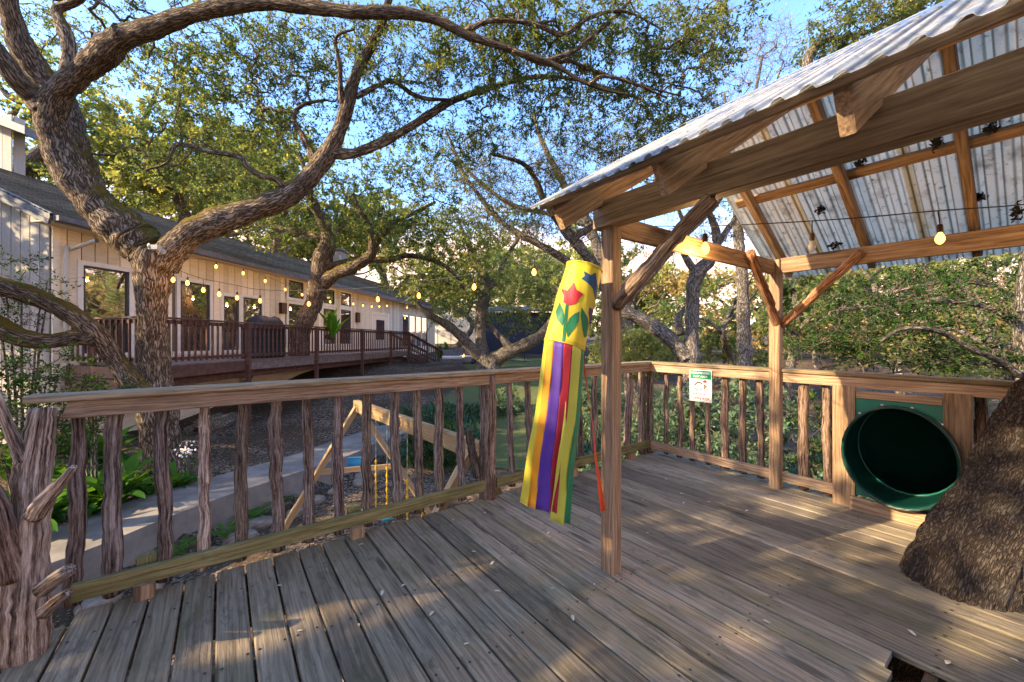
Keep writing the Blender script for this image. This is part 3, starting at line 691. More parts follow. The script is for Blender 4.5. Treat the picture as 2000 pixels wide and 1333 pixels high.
sign_poly('border', [(.03, .02), (.97, .02), (.97, .028), (.03, .028)], .006, M['s_green']); sign_poly('border', [(.03, .03), (.042, .03), (.042, .72), (.03, .72)], .006, M['s_green']); sign_poly('border', [(.958, .03), (.97, .03), (.97, .72), (.958, .72)], .006, M['s_green'])
sign_poly('header', [(.03, .72), (.97, .72), (.97, .98), (.03, .98)], .0065, M['s_green'])
def text(body, a, b, size, mat, h, wd=1.):
    cu_ = bpy.data.curves.new('t', 'FONT'); cu_.body = body; cu_.size = size; cu_.align_x = 'CENTER'; cu_.extrude = .0004; cu_.offset = size*.018
    to = bpy.data.objects.new('t', cu_); COL.objects.link(to); bpy.context.view_layer.update()
    me = bpy.data.meshes.new_from_object(to.evaluated_get(bpy.context.evaluated_depsgraph_get())); bpy.data.objects.remove(to)
    me.materials.clear(); me.materials.append(mat)
    R = Matrix.Identity(4); x = -Uv; y = Zv; z = -Vv
    for i, q in enumerate((x, y, z)): R[0][i], R[1][i], R[2][i] = q
    R.translation = on_sign(a, b, h); return inst('lettering', me, sg, R @ Matrix.Diagonal((wd, 1, 1, 1)))
text('UNSUPERVISED', .5, .875, .030, M['s_white'], .008, 1.0); text('PLAY AREA', .5, .765, .032, M['s_white'], .008)
text('USE PLAY', .5, .33, .046, M['s_red'], .006, .95); text('AREA AT', .5, .195, .046, M['s_red'], .006, .95); text('OWN RISK', .5, .06, .046, M['s_red'], .006, .95)
for pts, m_ in (([(.16, .49), (.22, .53), (.34, .62), (.5, .63), (.62, .58), (.6, .54), (.48, .575), (.36, .57), (.26, .50)], 's_brown'), ([(.6, .56), (.72, .56), (.76, .46), (.70, .40), (.6, .42), (.66, .46), (.66, .5)], 's_brown'),
                ([(.58, .64), (.64, .68), (.72, .70), (.79, .66), (.78, .61), (.66, .60)], 's_red'), ([(.74, .55), (.80, .50), (.88, .40), (.86, .39), (.76, .48)], 's_brown'), ([(.34, .67), (.50, .67), (.50, .69), (.36, .69)], 's_brown')):
    sign_poly('picture', pts, .006, M[m_])

# ------------------------------------------------------------------ windsock
ws = thing('windsock', P(1140, 520, 2.28), 'yellow windsock with tulips and coloured tails beside the post', 'windsock')
DS = 2.28
top_c, bot_c = P(1141, 524, DS), P(1101, 676, DS-.06)
ax = (bot_c-top_c); Ls = ax.length; axn = ax.normalized(); sx_ = Vector((1, 0, 0)); sx_ = (sx_-axn*sx_.dot(axn)).normalized(); sy_ = axn.cross(sx_).normalized()
if sy_.y > 0: sy_ = -sy_                    # sy_ faces the camera
def sock(a, t, off=0.):
    """a: angle from the camera side, positive right; t: 0 top .. 1 bottom"""
    r = .103+.012*t+.0035*math.sin(5*a+7*t)*t+.002*math.sin(9*a-11*t+1)+off
    return top_c+ax*t+sx_*(r*math.sin(a))+sy_*(r*.92*math.cos(a))
na, nt_ = 48, 18; V = []; Fc = []
for j in range(nt_+1):
    for i in range(na): V.append(sock(-math.pi+2*math.pi*i/na, j/nt_))
for j in range(nt_):
    for i in range(na): Fc.append((j*na+i, j*na+(i+1) % na, (j+1)*na+(i+1) % na, (j+1)*na+i))
o = mk('sock', V, Fc, M['c_yellow'], ws, smooth=True); o.modifiers.new('t', 'SOLIDIFY').thickness = .0015
for ta, tb in ((.0, .035), (.955, 1.0)):
    V = []; Fc = []
    for t in (ta, tb): V += [sock(-math.pi+2*math.pi*i/na, t, .0022) for i in range(na)]
    mk('hem', V, [(i, (i+1) % na, na+(i+1) % na, na+i) for i in range(na)], M['c_hem'], ws, smooth=True)
hoop = [sock(2*math.pi*i/40, .0, .003) for i in range(40)]; V, Q, B = tube_np([tuple(x) for x in hoop+[hoop[0]]], [.004]*41, 6); mkn('hoop', V, Q, M['c_yellow'], ws)
def applique(name, pts, mat, off):
    """flat patch outline in photo pixels laid on the sock"""
    bm = bmesh.new(); vs_ = []
    for px, py in pts:
        t = (py-524)/152.; cx = 1141-40*t; rr = .103+.012*t; s = (px-cx)/F*DS/rr; s = max(-.995, min(.995, s)); vs_.append(bm.verts.new((math.asin(s), t, 0)))
    f = bm.faces.new(vs_); bmesh.ops.triangulate(bm, faces=[f]); bmesh.ops.subdivide_edges(bm, edges=bm.edges, cuts=2, use_grid_fill=True)
    for v in bm.verts: v.co = sock(v.co.x, v.co.y, off)
    me = bpy.data.meshes.new(name); bm.to_mesh(me); bm.free(); me.materials.append(mat); o = inst(name, me, ws); o.modifiers.new('t', 'SOLIDIFY').thickness = .001; return o
applique('tulip', [(1094, 578), (1104, 582), (1116, 565), (1120, 578), (1134, 582), (1127, 590), (1118, 604), (1106, 609), (1097, 605), (1098, 592)], M['c_tred'], .0025)
applique('stem', [(1101, 607), (1106, 607), (1098, 674), (1093, 674)], M['c_tgreen'], .0025)
applique('leaf', [(1090, 604), (1096, 618), (1098, 634), (1094, 647), (1085, 637), (1083, 622)], M['c_tgreen'], .003)
applique('leaf', [(1126, 614), (1124, 632), (1114, 649), (1103, 664), (1100, 650), (1106, 632), (1115, 622)], M['c_tgreen'], .0035)
applique('leaf', [(1130, 606), (1140, 618), (1145, 632), (1143, 650), (1137, 655), (1131, 642), (1128, 622)], M['c_tgreen'], .003)
applique('flower', [(1134, 541), (1147, 545), (1158, 536), (1161, 552), (1165, 563), (1158, 582), (1153, 566), (1142, 561), (1130, 556), (1136, 549)], M['c_tblue'], .0025)
applique('flower', [(1144, 601), (1151, 606), (1156, 600), (1157, 614), (1153, 628), (1147, 626), (1143, 612)], M['c_tpurple'], .0025)
def tail(name, tl, tr, bl, br, mat, a0, a1, ddep, wave, th=.001):
    V = []; n = 26; m = 6
    for j in range(n+1):
        t = j/n; 
        for i in range(m+1):
            s = i/m; a = a0+(a1-a0)*s; p0 = sock(a, .985, -.001)
            px = bl[0]+(br[0]-bl[0])*s; py = bl[1]+(br[1]-bl[1])*s
            p1 = P(px, py, DS-.06-.09*math.cos(a)+ddep)
            q = p0.lerp(p1, t); q.y += wave*math.sin(t*7+s*2+1.)*t+.012*math.sin(s*math.pi)*t+.0025*math.sin(t*29+s*6+a0)*t
            q.x += .006*math.sin(t*5)*t*(1-t)*4+.002*math.sin(t*17)*t
            V.append(q)
    Fc = [(j*(m+1)+i, j*(m+1)+i+1, (j+1)*(m+1)+i+1, (j+1)*(m+1)+i) for j in range(n) for i in range(m)]
    o = mk(name, V, Fc, mat, ws, smooth=True); o.modifiers.new('t', 'SOLIDIFY').thickness = th
def ang(px):
    s = (px-1101)/F*2.22/.115; return math.asin(max(-1, min(1, s)))
tail('tail', 0, 0, (1016, 984), (1031, 990), M['c_yellow'], ang(1062)-.35, ang(1067), .0, .010)
tail('tail', 0, 0, (1030, 990), (1046, 996), M['c_gold'], ang(1066), ang(1078), -.002, .010)
tail('tail', 0, 0, (1044, 997), (1073, 1002), M['c_purple'], ang(1077.5), ang(1096), -.004, .012)
tail('tail', 0, 0, (1070, 1001), (1088, 1003), M['c_red'], ang(1095.5), ang(1113), -.010, .012)
tail('tail', 0, 0, (1075, 1018), (1101, 1028), M['c_lime'], ang(1110.5), ang(1134), -.012, .014)
tail('tail', 0, 0, (1100, 1027), (1114, 1024), M['c_green'], ang(1133.5), ang(1139)+.3, -.008, .012)
tail('tail', 0, 0, (1174, 1003), (1184, 998), M['c_orange'], 1.75, 2.05, .06, .010)
V, Q, B = tube_np([tuple(sock(1.2, 0)), tuple(P(1166, 480, 2.33)), tuple(P(1172, 450, 2.38))], [.0015]*3, 5); mkn('cord', V, Q, M['wire'], ws)

# ------------------------------------------------------------------ trunk growing through the deck, root in the deck hole
tk = thing('leaning_oak_trunk', (2.47, 2.2, -1.9), 'dark leaning oak trunk growing up through the deck boards', 'tree')
t = smooth_path([(2.05, 2.28, -2.2, .34), (2.32, 2.26, -.9, .30), (2.57, 2.27, -.15, .27), (2.67, 2.28, .08, .245), (2.96, 2.31, .5, .23), (3.5, 2.33, 1.3, .225), (4.1, 2.22, 2.25, .22), (4.7, 1.8, 3.4, .21), (5.0, .9, 4.6, .19), (4.8, -.3, 5.8, .16)], .08)
TRUNK_PATH = t
from mathutils import noise as mno
i1 = int(np.argmax(t[:, 2] > 1.75)); low_ = smooth_path(t[:i1+1:3], .022); hi_ = t[i1-1:]
V, Q, B = tube_np(low_[:, :3], low_[:, 3], 190, False, None, 0., 4)
ctr = np.repeat(low_[:, :3], 190, 0); rd_ = V-ctr; rd_ /= np.linalg.norm(rd_, axis=1)[:, None]
def ridge(b):
    q = Vector((b[0]*30, b[1]*30, b[2]*7)); wv = mno.noise(q*.35)*1.2
    n1 = mno.noise(Vector((q.x+wv, q.y-wv, q.z))); n2 = mno.noise(Vector((b[0]*70, b[1]*70, b[2]*24+9))); n3 = mno.noise(Vector((b[0]*4, b[1]*4, b[2]*2.5)))
    return .016*min(1, abs(n1)*3.2)+.007*n2+.03*n3-.012
V = V+rd_*np.array([ridge(b) for b in B])[:, None]
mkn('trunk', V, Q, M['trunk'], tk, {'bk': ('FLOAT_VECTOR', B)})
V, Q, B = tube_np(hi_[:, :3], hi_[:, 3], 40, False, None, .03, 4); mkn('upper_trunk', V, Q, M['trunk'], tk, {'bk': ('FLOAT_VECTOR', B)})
rt = thing('oak_root', W(2.25, .25, -.2), 'dark oak root showing in the cut hole of the deck', 'root')
t = smooth_path([(*W(2.1, .55, -.22), .10), (*W(2.2, .3, -.10), .12), (*W(2.35, .1, -.10), .13), (*W(2.6, -.3, -.2), .13)], .05)
V, Q, B = tube_np(t[:, :3], t[:, 3], 20, True, None, .06, 9); mkn('root', V, Q, M['trunk'], rt, {'bk': ('FLOAT_VECTOR', B)})
# ------------------------------------------------------------------ house
HS = .15
hn = Vector((1, -HS, 0)).normalized(); hd = Vector((HS, 1, 0)).normalized()
def HW(y, off=0., z=0.): return Vector((-11.8+HS*y, y, z))+hn*off          # a point of the long wall at depth y
def hy(px): return 11.8/(HS-(px-1000)/F)
def hz(px, py): return CH-(py-666.5)*hy(px)/F
FL = .88; EZ = 4.0
house = thing('house', HW(20, -2, -1.6), 'long tan house with vertical board siding and dark shingle roof', 'house')
def hbox(name, y0, y1, z0, z1, o0, o1, mat, parent=house, c=.004, col=None):
    L = (HW(y1)-HW(y0)).length; a = HW(y0, (o0+o1)/2, (z0+z1)/2); b = HW(y1, (o0+o1)/2, (z0+z1)/2)
    return board(name, a, b, o1-o0, z1-z0, mat, parent, c=c, col=col)
# windows: (left px, right px, top py, bottom py, panes across)
WIN = [(160, 250, 525, 690, 1), (350, 408, 553, 686, 1), (435, 465, 580, 684, 1), (473, 510, 583, 683, 1), (562, 591, 550, 583, 1), (562, 591, 595, 672, 1), (630, 652, 566, 594, 1), (630, 652, 604, 672, 1), (664, 684, 573, 598, 1), (664, 684, 606, 672, 1), (785, 834, 617, 681, 4)]
holes = []
for a, b, t, bt, npn in WIN:
    y0, y1 = hy(a), hy(b); m = (a+b)/2; z1, z0 = hz(m, t), max(FL+.12, hz(m, bt)); holes.append((y0, y1, z0, z1, npn))
doors = [(hy(727), hy(757), FL, hz(742, 616))]
openings = [(y0-.02, y1+.02, z0, z1) for y0, y1, z0, z1, _ in holes]+[(a, b, c, d) for a, b, c, d in doors]
def siding(y0, y1, zb, zt, name='siding_board', mat=None):
    y = y0; pit = .27
    while y < y1-.02:
        ye = min(y+pit, y1); segs = [(zb, zt)]
        for a, b, c, d in openings:
            if a < ye-.03 and b > y+.03:
                ns = []
                for s, e in segs:
                    if c > s: ns.append((s, min(e, c)))
                    if d < e: ns.append((max(s, d), e))
                segs = ns
        for s, e in segs:
            if e-s > .05: hbox(name, y+.011, ye-.011, s, e, -.02, .018, mat or M['siding'], c=.003, col=(g_ := rnd.uniform(.93, 1.05), g_, g_))
        y = ye
siding(8.95, 34.0, FL-.25, EZ+.25)
hbox('wall', 8.95, 34.0, -2.0, EZ+.2, -.2, -.03, M['siding'], col=(.28, .25, .22))
hbox('foundation_wall', 8.95, 34.0, -2.0, FL-.26, -.03, .0, M['siding'], col=(.9, .88, .85))
for y0, y1, z0, z1, npn in holes:
    wn = bpy.data.objects.new('window', None); put(wn, house, Matrix.Translation(HW((y0+y1)/2, 0, z0)))
    t = .11
    for (a, b, c, d) in ((y0-t, y0, z0-t, z1+t), (y1, y1+t, z0-t, z1+t)): hbox('casing', a, b, c, d, -.02, .05, M['white'], wn)
    hbox('casing', y0, y1, z1, z1+t, -.02, .05, M['white'], wn); hbox('casing', y0, y1, z0-t, z0, -.02, .055, M['white'], wn)
    f = .05
    for (a, b, c, d) in ((y0, y0+f, z0, z1), (y1-f, y1, z0, z1), (y0+f, y1-f, z0, z0+f), (y0+f, y1-f, z1-f, z1)): hbox('frame', a, b, c, d, -.02, .03, M['darkframe'], wn)
    w_ = (y1-y0)/npn
    for i in range(npn):
        hbox('pane', y0+i*w_+f*.5, y0+(i+1)*w_-f*.5, z0+f*.5, z1-f*.5, -.02, -.005, M['glass'], wn)
        if i: hbox('mullion', y0+i*w_-.06, y0+i*w_+.06, z0, z1, -.02, .035, M['white'], wn)
for a, b, c, d in doors:
    dr = bpy.data.objects.new('door', None); put(dr, house, Matrix.Translation(HW((a+b)/2, 0, c)))
    for q in ((a-.15, a, c, d+.15), (b, b+.15, c, d+.15), (a, b, d, d+.15)): hbox('casing', *q, -.02, .05, M['siding'], dr, col=(1.15, 1.2, 1.25))
    hbox('panel', a, b, c, d, -.02, .01, M['siding'], dr, col=(1.05, 1.05, 1.05)); hbox('pane', a+.45, b-.45, c+.6, d-.3, .008, .014, M['glass'], dr)
for px, py0, py1 in ((549, 592, 613), (696, 611, 630)):
    y = hy(px); hbox('wall_lamp', y-.14, y+.14, hz(px, py1), hz(px, py0), .012, .16, M['socket'])
hbox('corner_trim', hy(770)-.06, hy(770)+.06, FL-.2, EZ+.1, .012, .03, M['siding'], col=(1.1, 1.12, 1.15)); hbox('corner_trim', 33.9, 34.05, FL-.2, EZ+.1, .012, .04, M['siding'], col=(1.1, 1.12, 1.15))
hbox('corner_trim', 8.95, 9.08, -1.5, EZ, .012, .035, M['siding'], col=(1.1, 1.1, 1.1)); hbox('corner_trim', hy(431)-.07, hy(431)+.07, FL-.2, EZ, .012, .03, M['siding'], col=(1.1, 1.1, 1.1))
# end wall that faces the camera, under the rake
PIT_R = .44; RUN = 4.2
def HE(x, z, off=0.): return HW(8.95, 0, z)-hn*x-hd*off                       # x into the house from the corner
x = .02
while x < 5.2:
    zt = EZ+.25+PIT_R*x
    board('siding_board', HE(x+.135, -2.0, .012), HE(x+.135, zt, .012),   .248, .03, M['siding_grey'], house, up=hd, c=.003, col=(g_ := rnd.uniform(.93, 1.05), g_, g_)); x += .27
a, b = HW(8.6, .55, EZ+.05), HW(8.6, -5.6, EZ+.05+6.15*PIT_R)
board('rake_board', a, b, .05, .26, M['fascia'], house)
# roof slab with courses
def roofpt(y, x, dz=0.): return HW(y, .6-x, EZ+.12+PIT_R*x+dz)
rm = Matrix.Identity(4); ex = hd; ey = (-hn+Zv*PIT_R).normalized(); ez = ex.cross(ey)
if ez.z < 0: ex = -hd; ez = ex.cross(ey)
for i, q in enumerate((ex, ey, ez)): rm[0][i], rm[1][i], rm[2][i] = q
rm.translation = roofpt(8.6, 0); inv = rm.inverted()
V = []; Fc = []; nC = 34; 
for j in range(nC+1):
    for (dz) in ((.03, .0) if j else (.03,)):
        for y in (8.55, 34.6): V.append(inv @ roofpt(y, (RUN+.6)*j/nC, dz))
for k in range(0, len(V)-2, 2): Fc.append((k, k+1, k+3, k+2))
q = len(V)
for y in (8.55, 34.6):
    for x in (0, RUN+.6): V.append(inv @ roofpt(y, x, -.12))
Fc += [(q, q+1, q+3, q+2), (0, 1, q+2, q)]
mk('roof', V, Fc, M['shingle'], house, rm)
board('fascia', roofpt(8.6, -.02, -.06), roofpt(34.6, -.02, -.06), .04, .16, M['fascia'], house)
board('gutter', roofpt(8.6, -.1, -.02), roofpt(hy(512)-.4, -.1, -.04), .12, .11, M['fascia'], house, col=None)
hbox('soffit', 8.6, 34.6, EZ+.0, EZ+.03, .012, .6, M['siding'], col=(.8, .75, .7))
# downspout
ds = [P(190, 470, hy(190)-.9), P(140, 487, hy(140)-.15), P(130, 500, hy(130)-.12), P(130, 700, hy(130)-.12)]
V, Q, B = tube_np(smooth_path([(*p, .05) for p in ds], .1)[:, :3], [.05]*len(smooth_path([(*p, .05) for p in ds], .1)), 8); mkn('downspout', V, Q, M['siding'], house)
# upper block far left
ub = thing('upper_storey', P(0, 360, 11.5), 'grey upper storey with wide eave at the left edge', 'house')
c_ = P(24, 300, 11.5)
for i in range(8): board('siding_board', (c_.x-.14-i*.28, c_.y, 4.5), (c_.x-.14-i*.28, c_.y, 8.0), .27, .03, M['siding_grey'], ub, up=Vector((0, 1, 0)), c=.003)
for i in range(1): board('siding_board', (c_.x-.02, c_.y+.18+i*.28, 4.5), (c_.x-.02, c_.y+.18+i*.28, 8.0), .27, .03, M['siding_grey'], ub, up=Vector((1, 0, 0)), c=.003)
V = [P(48, 262, 11.0)+Vector(o) for o in ((0, 0, 0), (0, .9, 0), (-5, .9, 1.9), (-5, 0, 1.9))]; V += [v+Vector((0, 0, .22)) for v in V]
mk('eave_roof', V, [(3, 2, 1, 0), (4, 5, 6, 7), (0, 1, 5, 4), (1, 2, 6, 5), (2, 3, 7, 6), (3, 0, 4, 7)], M['fascia'], ub)
# chimney
ch = thing('chimney', P(655, 540, 26), 'grey chimney above the roof behind the deck tree', 'chimney')
c_ = P(653, 540, 26); box('stack', c_+Vector((-.6, -.4, -1.5)), c_+Vector((.6, .6, 1.6)), M['siding_grey'], ch, (.6, .62, .66)); box('cap', c_+Vector((-.7, -.5, 1.61)), c_+Vector((.7, .7, 1.75)), M['fascia'], ch)

# ------------------------------------------------------------------ house deck with brown railing
C0 = Vector((-7.47, 8.1, 0)); E1 = Vector((-7.40, 11.0, 0)); E2 = Vector((-5.8, 22.0, 0)); B0 = HW(9.5); B2 = HW(22.6)
hdk = thing('house_deck', E1+Vector((0, 0, -1.4)), 'raised brown deck with slatted railing along the house', 'deck')
poly = [C0, E1, E2, B2, B0]
# floor boards along the house
for i in range(16):
    s = i/16; e = (i+1)/16-.003
    a0, a1 = C0.lerp(B0, (s+e)/2), E1.lerp(HW(11.3), (s+e)/2); b1 = E2.lerp(B2, (s+e)/2)
    board('floor_board', a0+Zv*(FL-.02), a1+Zv*(FL-.02), .17, .035, M['redwood2'], hdk); board('floor_board', a1+Zv*(FL-.02), b1+Zv*(FL-.02), .155, .035, M['redwood2'], hdk)
for a, b, m_ in ((B0+Vector((0, -.3, 0)), C0, 'redwood'), (C0, E1, 'redwood'), (E1, E2, 'redwood2')):
    board('fascia_board', a+Zv*(FL-.17), b+Zv*(FL-.17), .05, .25, M[m_], hdk)
    board('lower_beam', a+Zv*(FL-.42)+Vector((-.35, .15, 0)), b+Zv*(FL-.42)+Vector((-.35, .15, 0)), .09, .2, M['redwood'], hdk)
def railing(a, b, n, thing_, zb0, zb1, m_, posts=True, h=1.04):
    up = Zv
    za, zb = Zv*zb0, Zv*zb1
    board('hand_rail', a+za+Zv*(h-.02), b+zb+Zv*(h-.02), .13, .04, M[m_], thing_); board('top_rail', a+za+Zv*(h-.1), b+zb+Zv*(h-.1), .04, .09, M[m_], thing_); board('bottom_rail', a+za+Zv*.13, b+zb+Zv*.13, .04, .07, M[m_], thing_)
    for i in range(n):
        t = (i+.5)/n; p = a.lerp(b, t)+Zv*(zb0+(zb1-zb0)*t); off = (b-a).normalized().cross(Zv)*.045
        board('baluster', p+off+Zv*.06, p+off+Zv*(h-.06), .04, .04, M[m_], thing_, up=(b-a).normalized())
railing(B0+Vector((0, -.3, 0)), C0, 14, hdk, FL, FL, 'redwood'); railing(C0, E1, 17, hdk, FL, FL, 'redwood'); railing(E1, E2, 66, hdk, FL, FL, 'redwood')
for p in (B0+Vector((.5, -.25, 0)), C0, E1, E1.lerp(E2, .27), E1.lerp(E2, .55), E1.lerp(E2, .8), E2):
    board('post', p+Vector((.06, -.03, -2.2)), p+Vector((.06, -.03, FL+1.02)), .11, .11, M['redwood'], hdk, up=Vector((0, 1, 0)))
board('brace', HW(13.2, .1, -1.1), HW(14.3, .4, FL-.5), .1, .14, M['redwood'], hdk)
# stairs down to the patio
st = thing('deck_stairs', E2+Vector((.6, 1.5, -1)), 'brown stairs with railing going down from the house deck', 'stairs')
S1 = Vector((-4.55, 26.2, 0)); sdv = (S1-E2).normalized(); sn = Vector((-sdv.y, sdv.x, 0))
for k in (0., 1.2):
    board('stringer', E2+sn*k+Zv*(FL-.2), S1+sn*k+Zv*-.5, .06, .28, M['redwood'], st); railing(E2+sn*k, S1+sn*k, 16, st, FL, -.35, 'redwood')
    for t in (.5, 1): p = E2.lerp(S1, t)+sn*k; board('post', p+Zv*-.9, p+Zv*(FL-1.23*t+1.05), .1, .1, M['redwood'], st, up=Vector((0, 1, 0)))
for i in range(7):
    t = (i+.6)/7.4; p = E2.lerp(S1, t); board('tread', p+Zv*(FL-1.27*t), p+sn*1.2+Zv*(FL-1.27*t), .3, .045, M['redwood2'], st)

# ------------------------------------------------------------------ covered grill, canna
gr = thing('covered_grill', P(516, 700, 12.3), 'grill under a black cover behind the brown railing', 'grill')
gc = Vector((P(516, 650, 12.3).x, 12.3, FL)); V = []; Fc = []
prof = [(0, .60, .33), (.25, .59, .32), (.8, .58, .32), (.95, .60, .34), (1.0, .56, .33), (1.12, .50, .29), (1.24, .44, .22), (1.29, .34, .12)]
N_ = 28
for z, a, b in prof:
    for i in range(N_):
        t = 2*math.pi*i/N_; c, s = math.cos(t), math.sin(t); q = 1+.03*math.sin(t*7+z*9)
        V.append(gc+hd*(a*math.copysign(abs(c)**.35, c)*q)+hn*(b*math.copysign(abs(s)**.35, s)*q)+Zv*(z+.03*math.sin(t*3)*(z > .3)))
for j in range(len(prof)-1):
    for i in range(N_): Fc.append((j*N_+i, j*N_+(i+1) % N_, (j+1)*N_+(i+1) % N_, (j+1)*N_+i))
Fc.append(tuple(range((len(prof)-1)*N_, len(prof)*N_))); mk('cover', V, Fc, M['black'], gr, smooth=True)
for s in (-.45, .45):
    dome('wheel', gc+hd*s+hn*.3+Zv*.06, hn, .07, M['iron'], gr)

# ------------------------------------------------------------------ broad leaves, shared meshes
def leaf_mesh(name, L, wd, arch, fold, mat, n=8, tip=1.6, seed=0):
    V = []; Fc = []; g = random.Random(seed)
    for i in range(n+1):
        t = i/n; w_ = wd*(math.sin(math.pi*min(1, t**.75*.97+.02))**.9)*(.5 if t == 1 else 1); x = L*t*math.cos(arch*t*.55); z = L*t*math.sin(1.15-arch*t)*.8
        if i == n: w_ = .002
        x = L*(math.sin(1.15)-math.sin(1.15-arch*t))/arch*1.; x = L*sum(math.cos(1.15-arch*k/n) for k in range(i))/n; z = L*sum(math.sin(1.15-arch*k/n) for k in range(i))/n
        wv = .06*wd*math.sin(t*14+seed)
        V += [(x, -w_/2, z+fold*w_+wv), (x, 0, z), (x, w_/2, z+fold*w_-wv)]
    for i in range(n):
        for k in range(2): a = i*3+k; Fc.append((a, a+1, a+4, a+3))
    me = bpy.data.meshes.new(name); me.from_pydata(V, [], Fc); me.polygons.foreach_set('use_smooth', [True]*len(Fc)); me.materials.append(mat)
    at = me.attributes.new('var', 'FLOAT', 'POINT'); at.data.foreach_set('value', [g.uniform(.1, .95)+.15*((i % 3) == 1) for i in range(len(V))] if 0 else [v_ for v_ in [g.uniform(.1, .9)] for _ in range(len(V))])
    return me
BL = [leaf_mesh('leaf', g, w_, a, .25, M['leaf_big'], seed=i) for i, (g, w_, a) in enumerate(((.55, .13, 1.5), (.5, .15, 1.9), (.62, .14, 1.2), (.42, .12, 2.1), (.5, .11, 1.7), (.6, .16, 1.5)))]
def broad_plant(name, loc, n, s, label, cat, group=None, tilt=0.):
    t = thing(name, loc, label, cat, group)
    for i in range(n):
        a = i*2.4+rnd.uniform(-.4, .4); k = s*rnd.uniform(.7, 1.25)
        Mx = Matrix.Translation(Vector(loc)+Vector((math.cos(a)*.03, math.sin(a)*.03, 0))) @ Matrix.Rotation(a, 4, 'Z') @ Matrix.Rotation(rnd.uniform(-.5, .35)+tilt, 4, 'Y') @ Matrix.Scale(k, 4)
        inst('leaf', rnd.choice(BL), t, Mx)
    return t
def gz(x, y): return Vector((x, y, terr(x, y)))
BED = [(118, 975, 'leftmost'), (150, 930, ''), (190, 985, ''), (235, 920, ''), (262, 975, ''), (288, 930, ''), (255, 880, ''), (205, 870, ''), (340, 905, ''), (365, 940, ''), (395, 895, ''), (420, 925, ''), (445, 890, ''), (350, 870, ''), (120, 900, ''), (160, 860, ''), (40, 960, ''), (20, 900, ''), (80, 860, ''), (300, 890, '')]
for i, (px, py, _) in enumerate(BED):
    d = F*2.35/(py+35-666.5); x = (px-1000)/F*d; x = min(x, xe(d)-1.35); p = gz(x, d)
    broad_plant('broad_leaf_plant', p, 13 if px < 300 else 11, rnd.uniform(1.15, 1.6) if px < 300 else .85, 'glossy broad leaved plant in the bed between the path and the big oak', 'plant', 'broad leaved plants along the path')
CL = [leaf_mesh('leaf', .75, .26, .5, .18, M['leaf_canna'], seed=i+20) for i in range(3)]; BL0 = BL; BL = CL
cn = broad_plant('canna_plant', P(650, 655, 14.6)-Zv*.1, 9, 1.35, 'bright green large leaved plant behind the brown deck railing', 'plant', tilt=-.15)
BL = BL0
for i, (px, py) in enumerate(((655, 700), (870, 716), (858, 708))):
    if i: broad_plant('banana_plant', gz(P(px, py, 27).x, 27)+Zv*.1, 8, 2.0, ('tall leafy plant beside the foot of the stairs', 'leafy plant against the tree right of the far windows')[i-1], 'plant', tilt=-.5)

# ------------------------------------------------------------------ swing set
sw = thing('swing_set', (-2.6, 6.7, -1.7), 'pale timber swing set with beam below the deck', 'swing set')
A0 = Vector((-2.68, 6.85, .27)); A1 = Vector((-.42, 4.15, .27)); bd = (A1-A0).normalized()
board('beam', A0-bd*.1, A1+bd*.25, .09, .19, M['newpine'], sw)
GZ = -1.72
for top, f1, f2 in ((A0, Vector((-3.76, 6.45, GZ)), Vector((-1.45, 7.05, GZ))), (A1, Vector((-1.5, 3.45, GZ)), Vector((.55, 4.7, GZ)))):
    for f in (f1, f2): board('leg', f, top+(top-f).normalized()*.05, .09, .09, M['newpine'], sw, up=bd)
    board('cross_brace', f1.lerp(top, .46), f2.lerp(top, .46), .04, .09, M['newpine'], sw)
def chain(p0, p1, parent, mat, r, name):
    n = max(3, int((p1-p0).length/.05)); V = []; A = Acc()
    t = np.linspace(0, 1, n*2)[:, None]; pts = np.array(p0)+(np.array(p1)-np.array(p0))*t; rad = r*(1+.5*np.sin(np.arange(n*2)*1.57))
    V, Q, B = tube_np(pts, rad, 5); mkn(name, V, Q, mat, parent)
def swing(tm, label, zs_, mat):
    c = A0.lerp(A1, tm); s = thing('swing', (c.x, c.y, zs_), label, 'swing')
    for k in (-.22, .22):
        a = c+bd*k-Zv*.1; b = Vector((c.x, c.y, zs_))+bd*k; mid = a.lerp(b, .45); chain(a, mid, s, M['steel'], .006, 'chain'); chain(mid, b, s, M['yellowp'], .014, 'grip')
    board('seat', Vector((c.x, c.y, zs_))-bd*.26, Vector((c.x, c.y, zs_))+bd*.26, .16, .03, mat, s)
swing(.30, 'swing with yellow chain grips hanging on the left of the beam', -1.25, M['teal'])
swing(.62, 'swing with yellow chain grips hanging nearer the deck', -1.25, M['teal'])
pb = thing('blue_board', P(700, 920, 7.3), 'small blue plastic panel hanging under the swing cross brace', 'panel')
c_ = P(694, 908, 7.0); board('panel', c_+Vector((-.13, 0, 0)), c_+Vector((.13, .03, 0)), .04, .24, M['blue'], pb); board('handle', c_+Vector((-.13, 0, .12)), c_+Vector((.13, .03, .12)), .05, .02, M['blue'], pb)

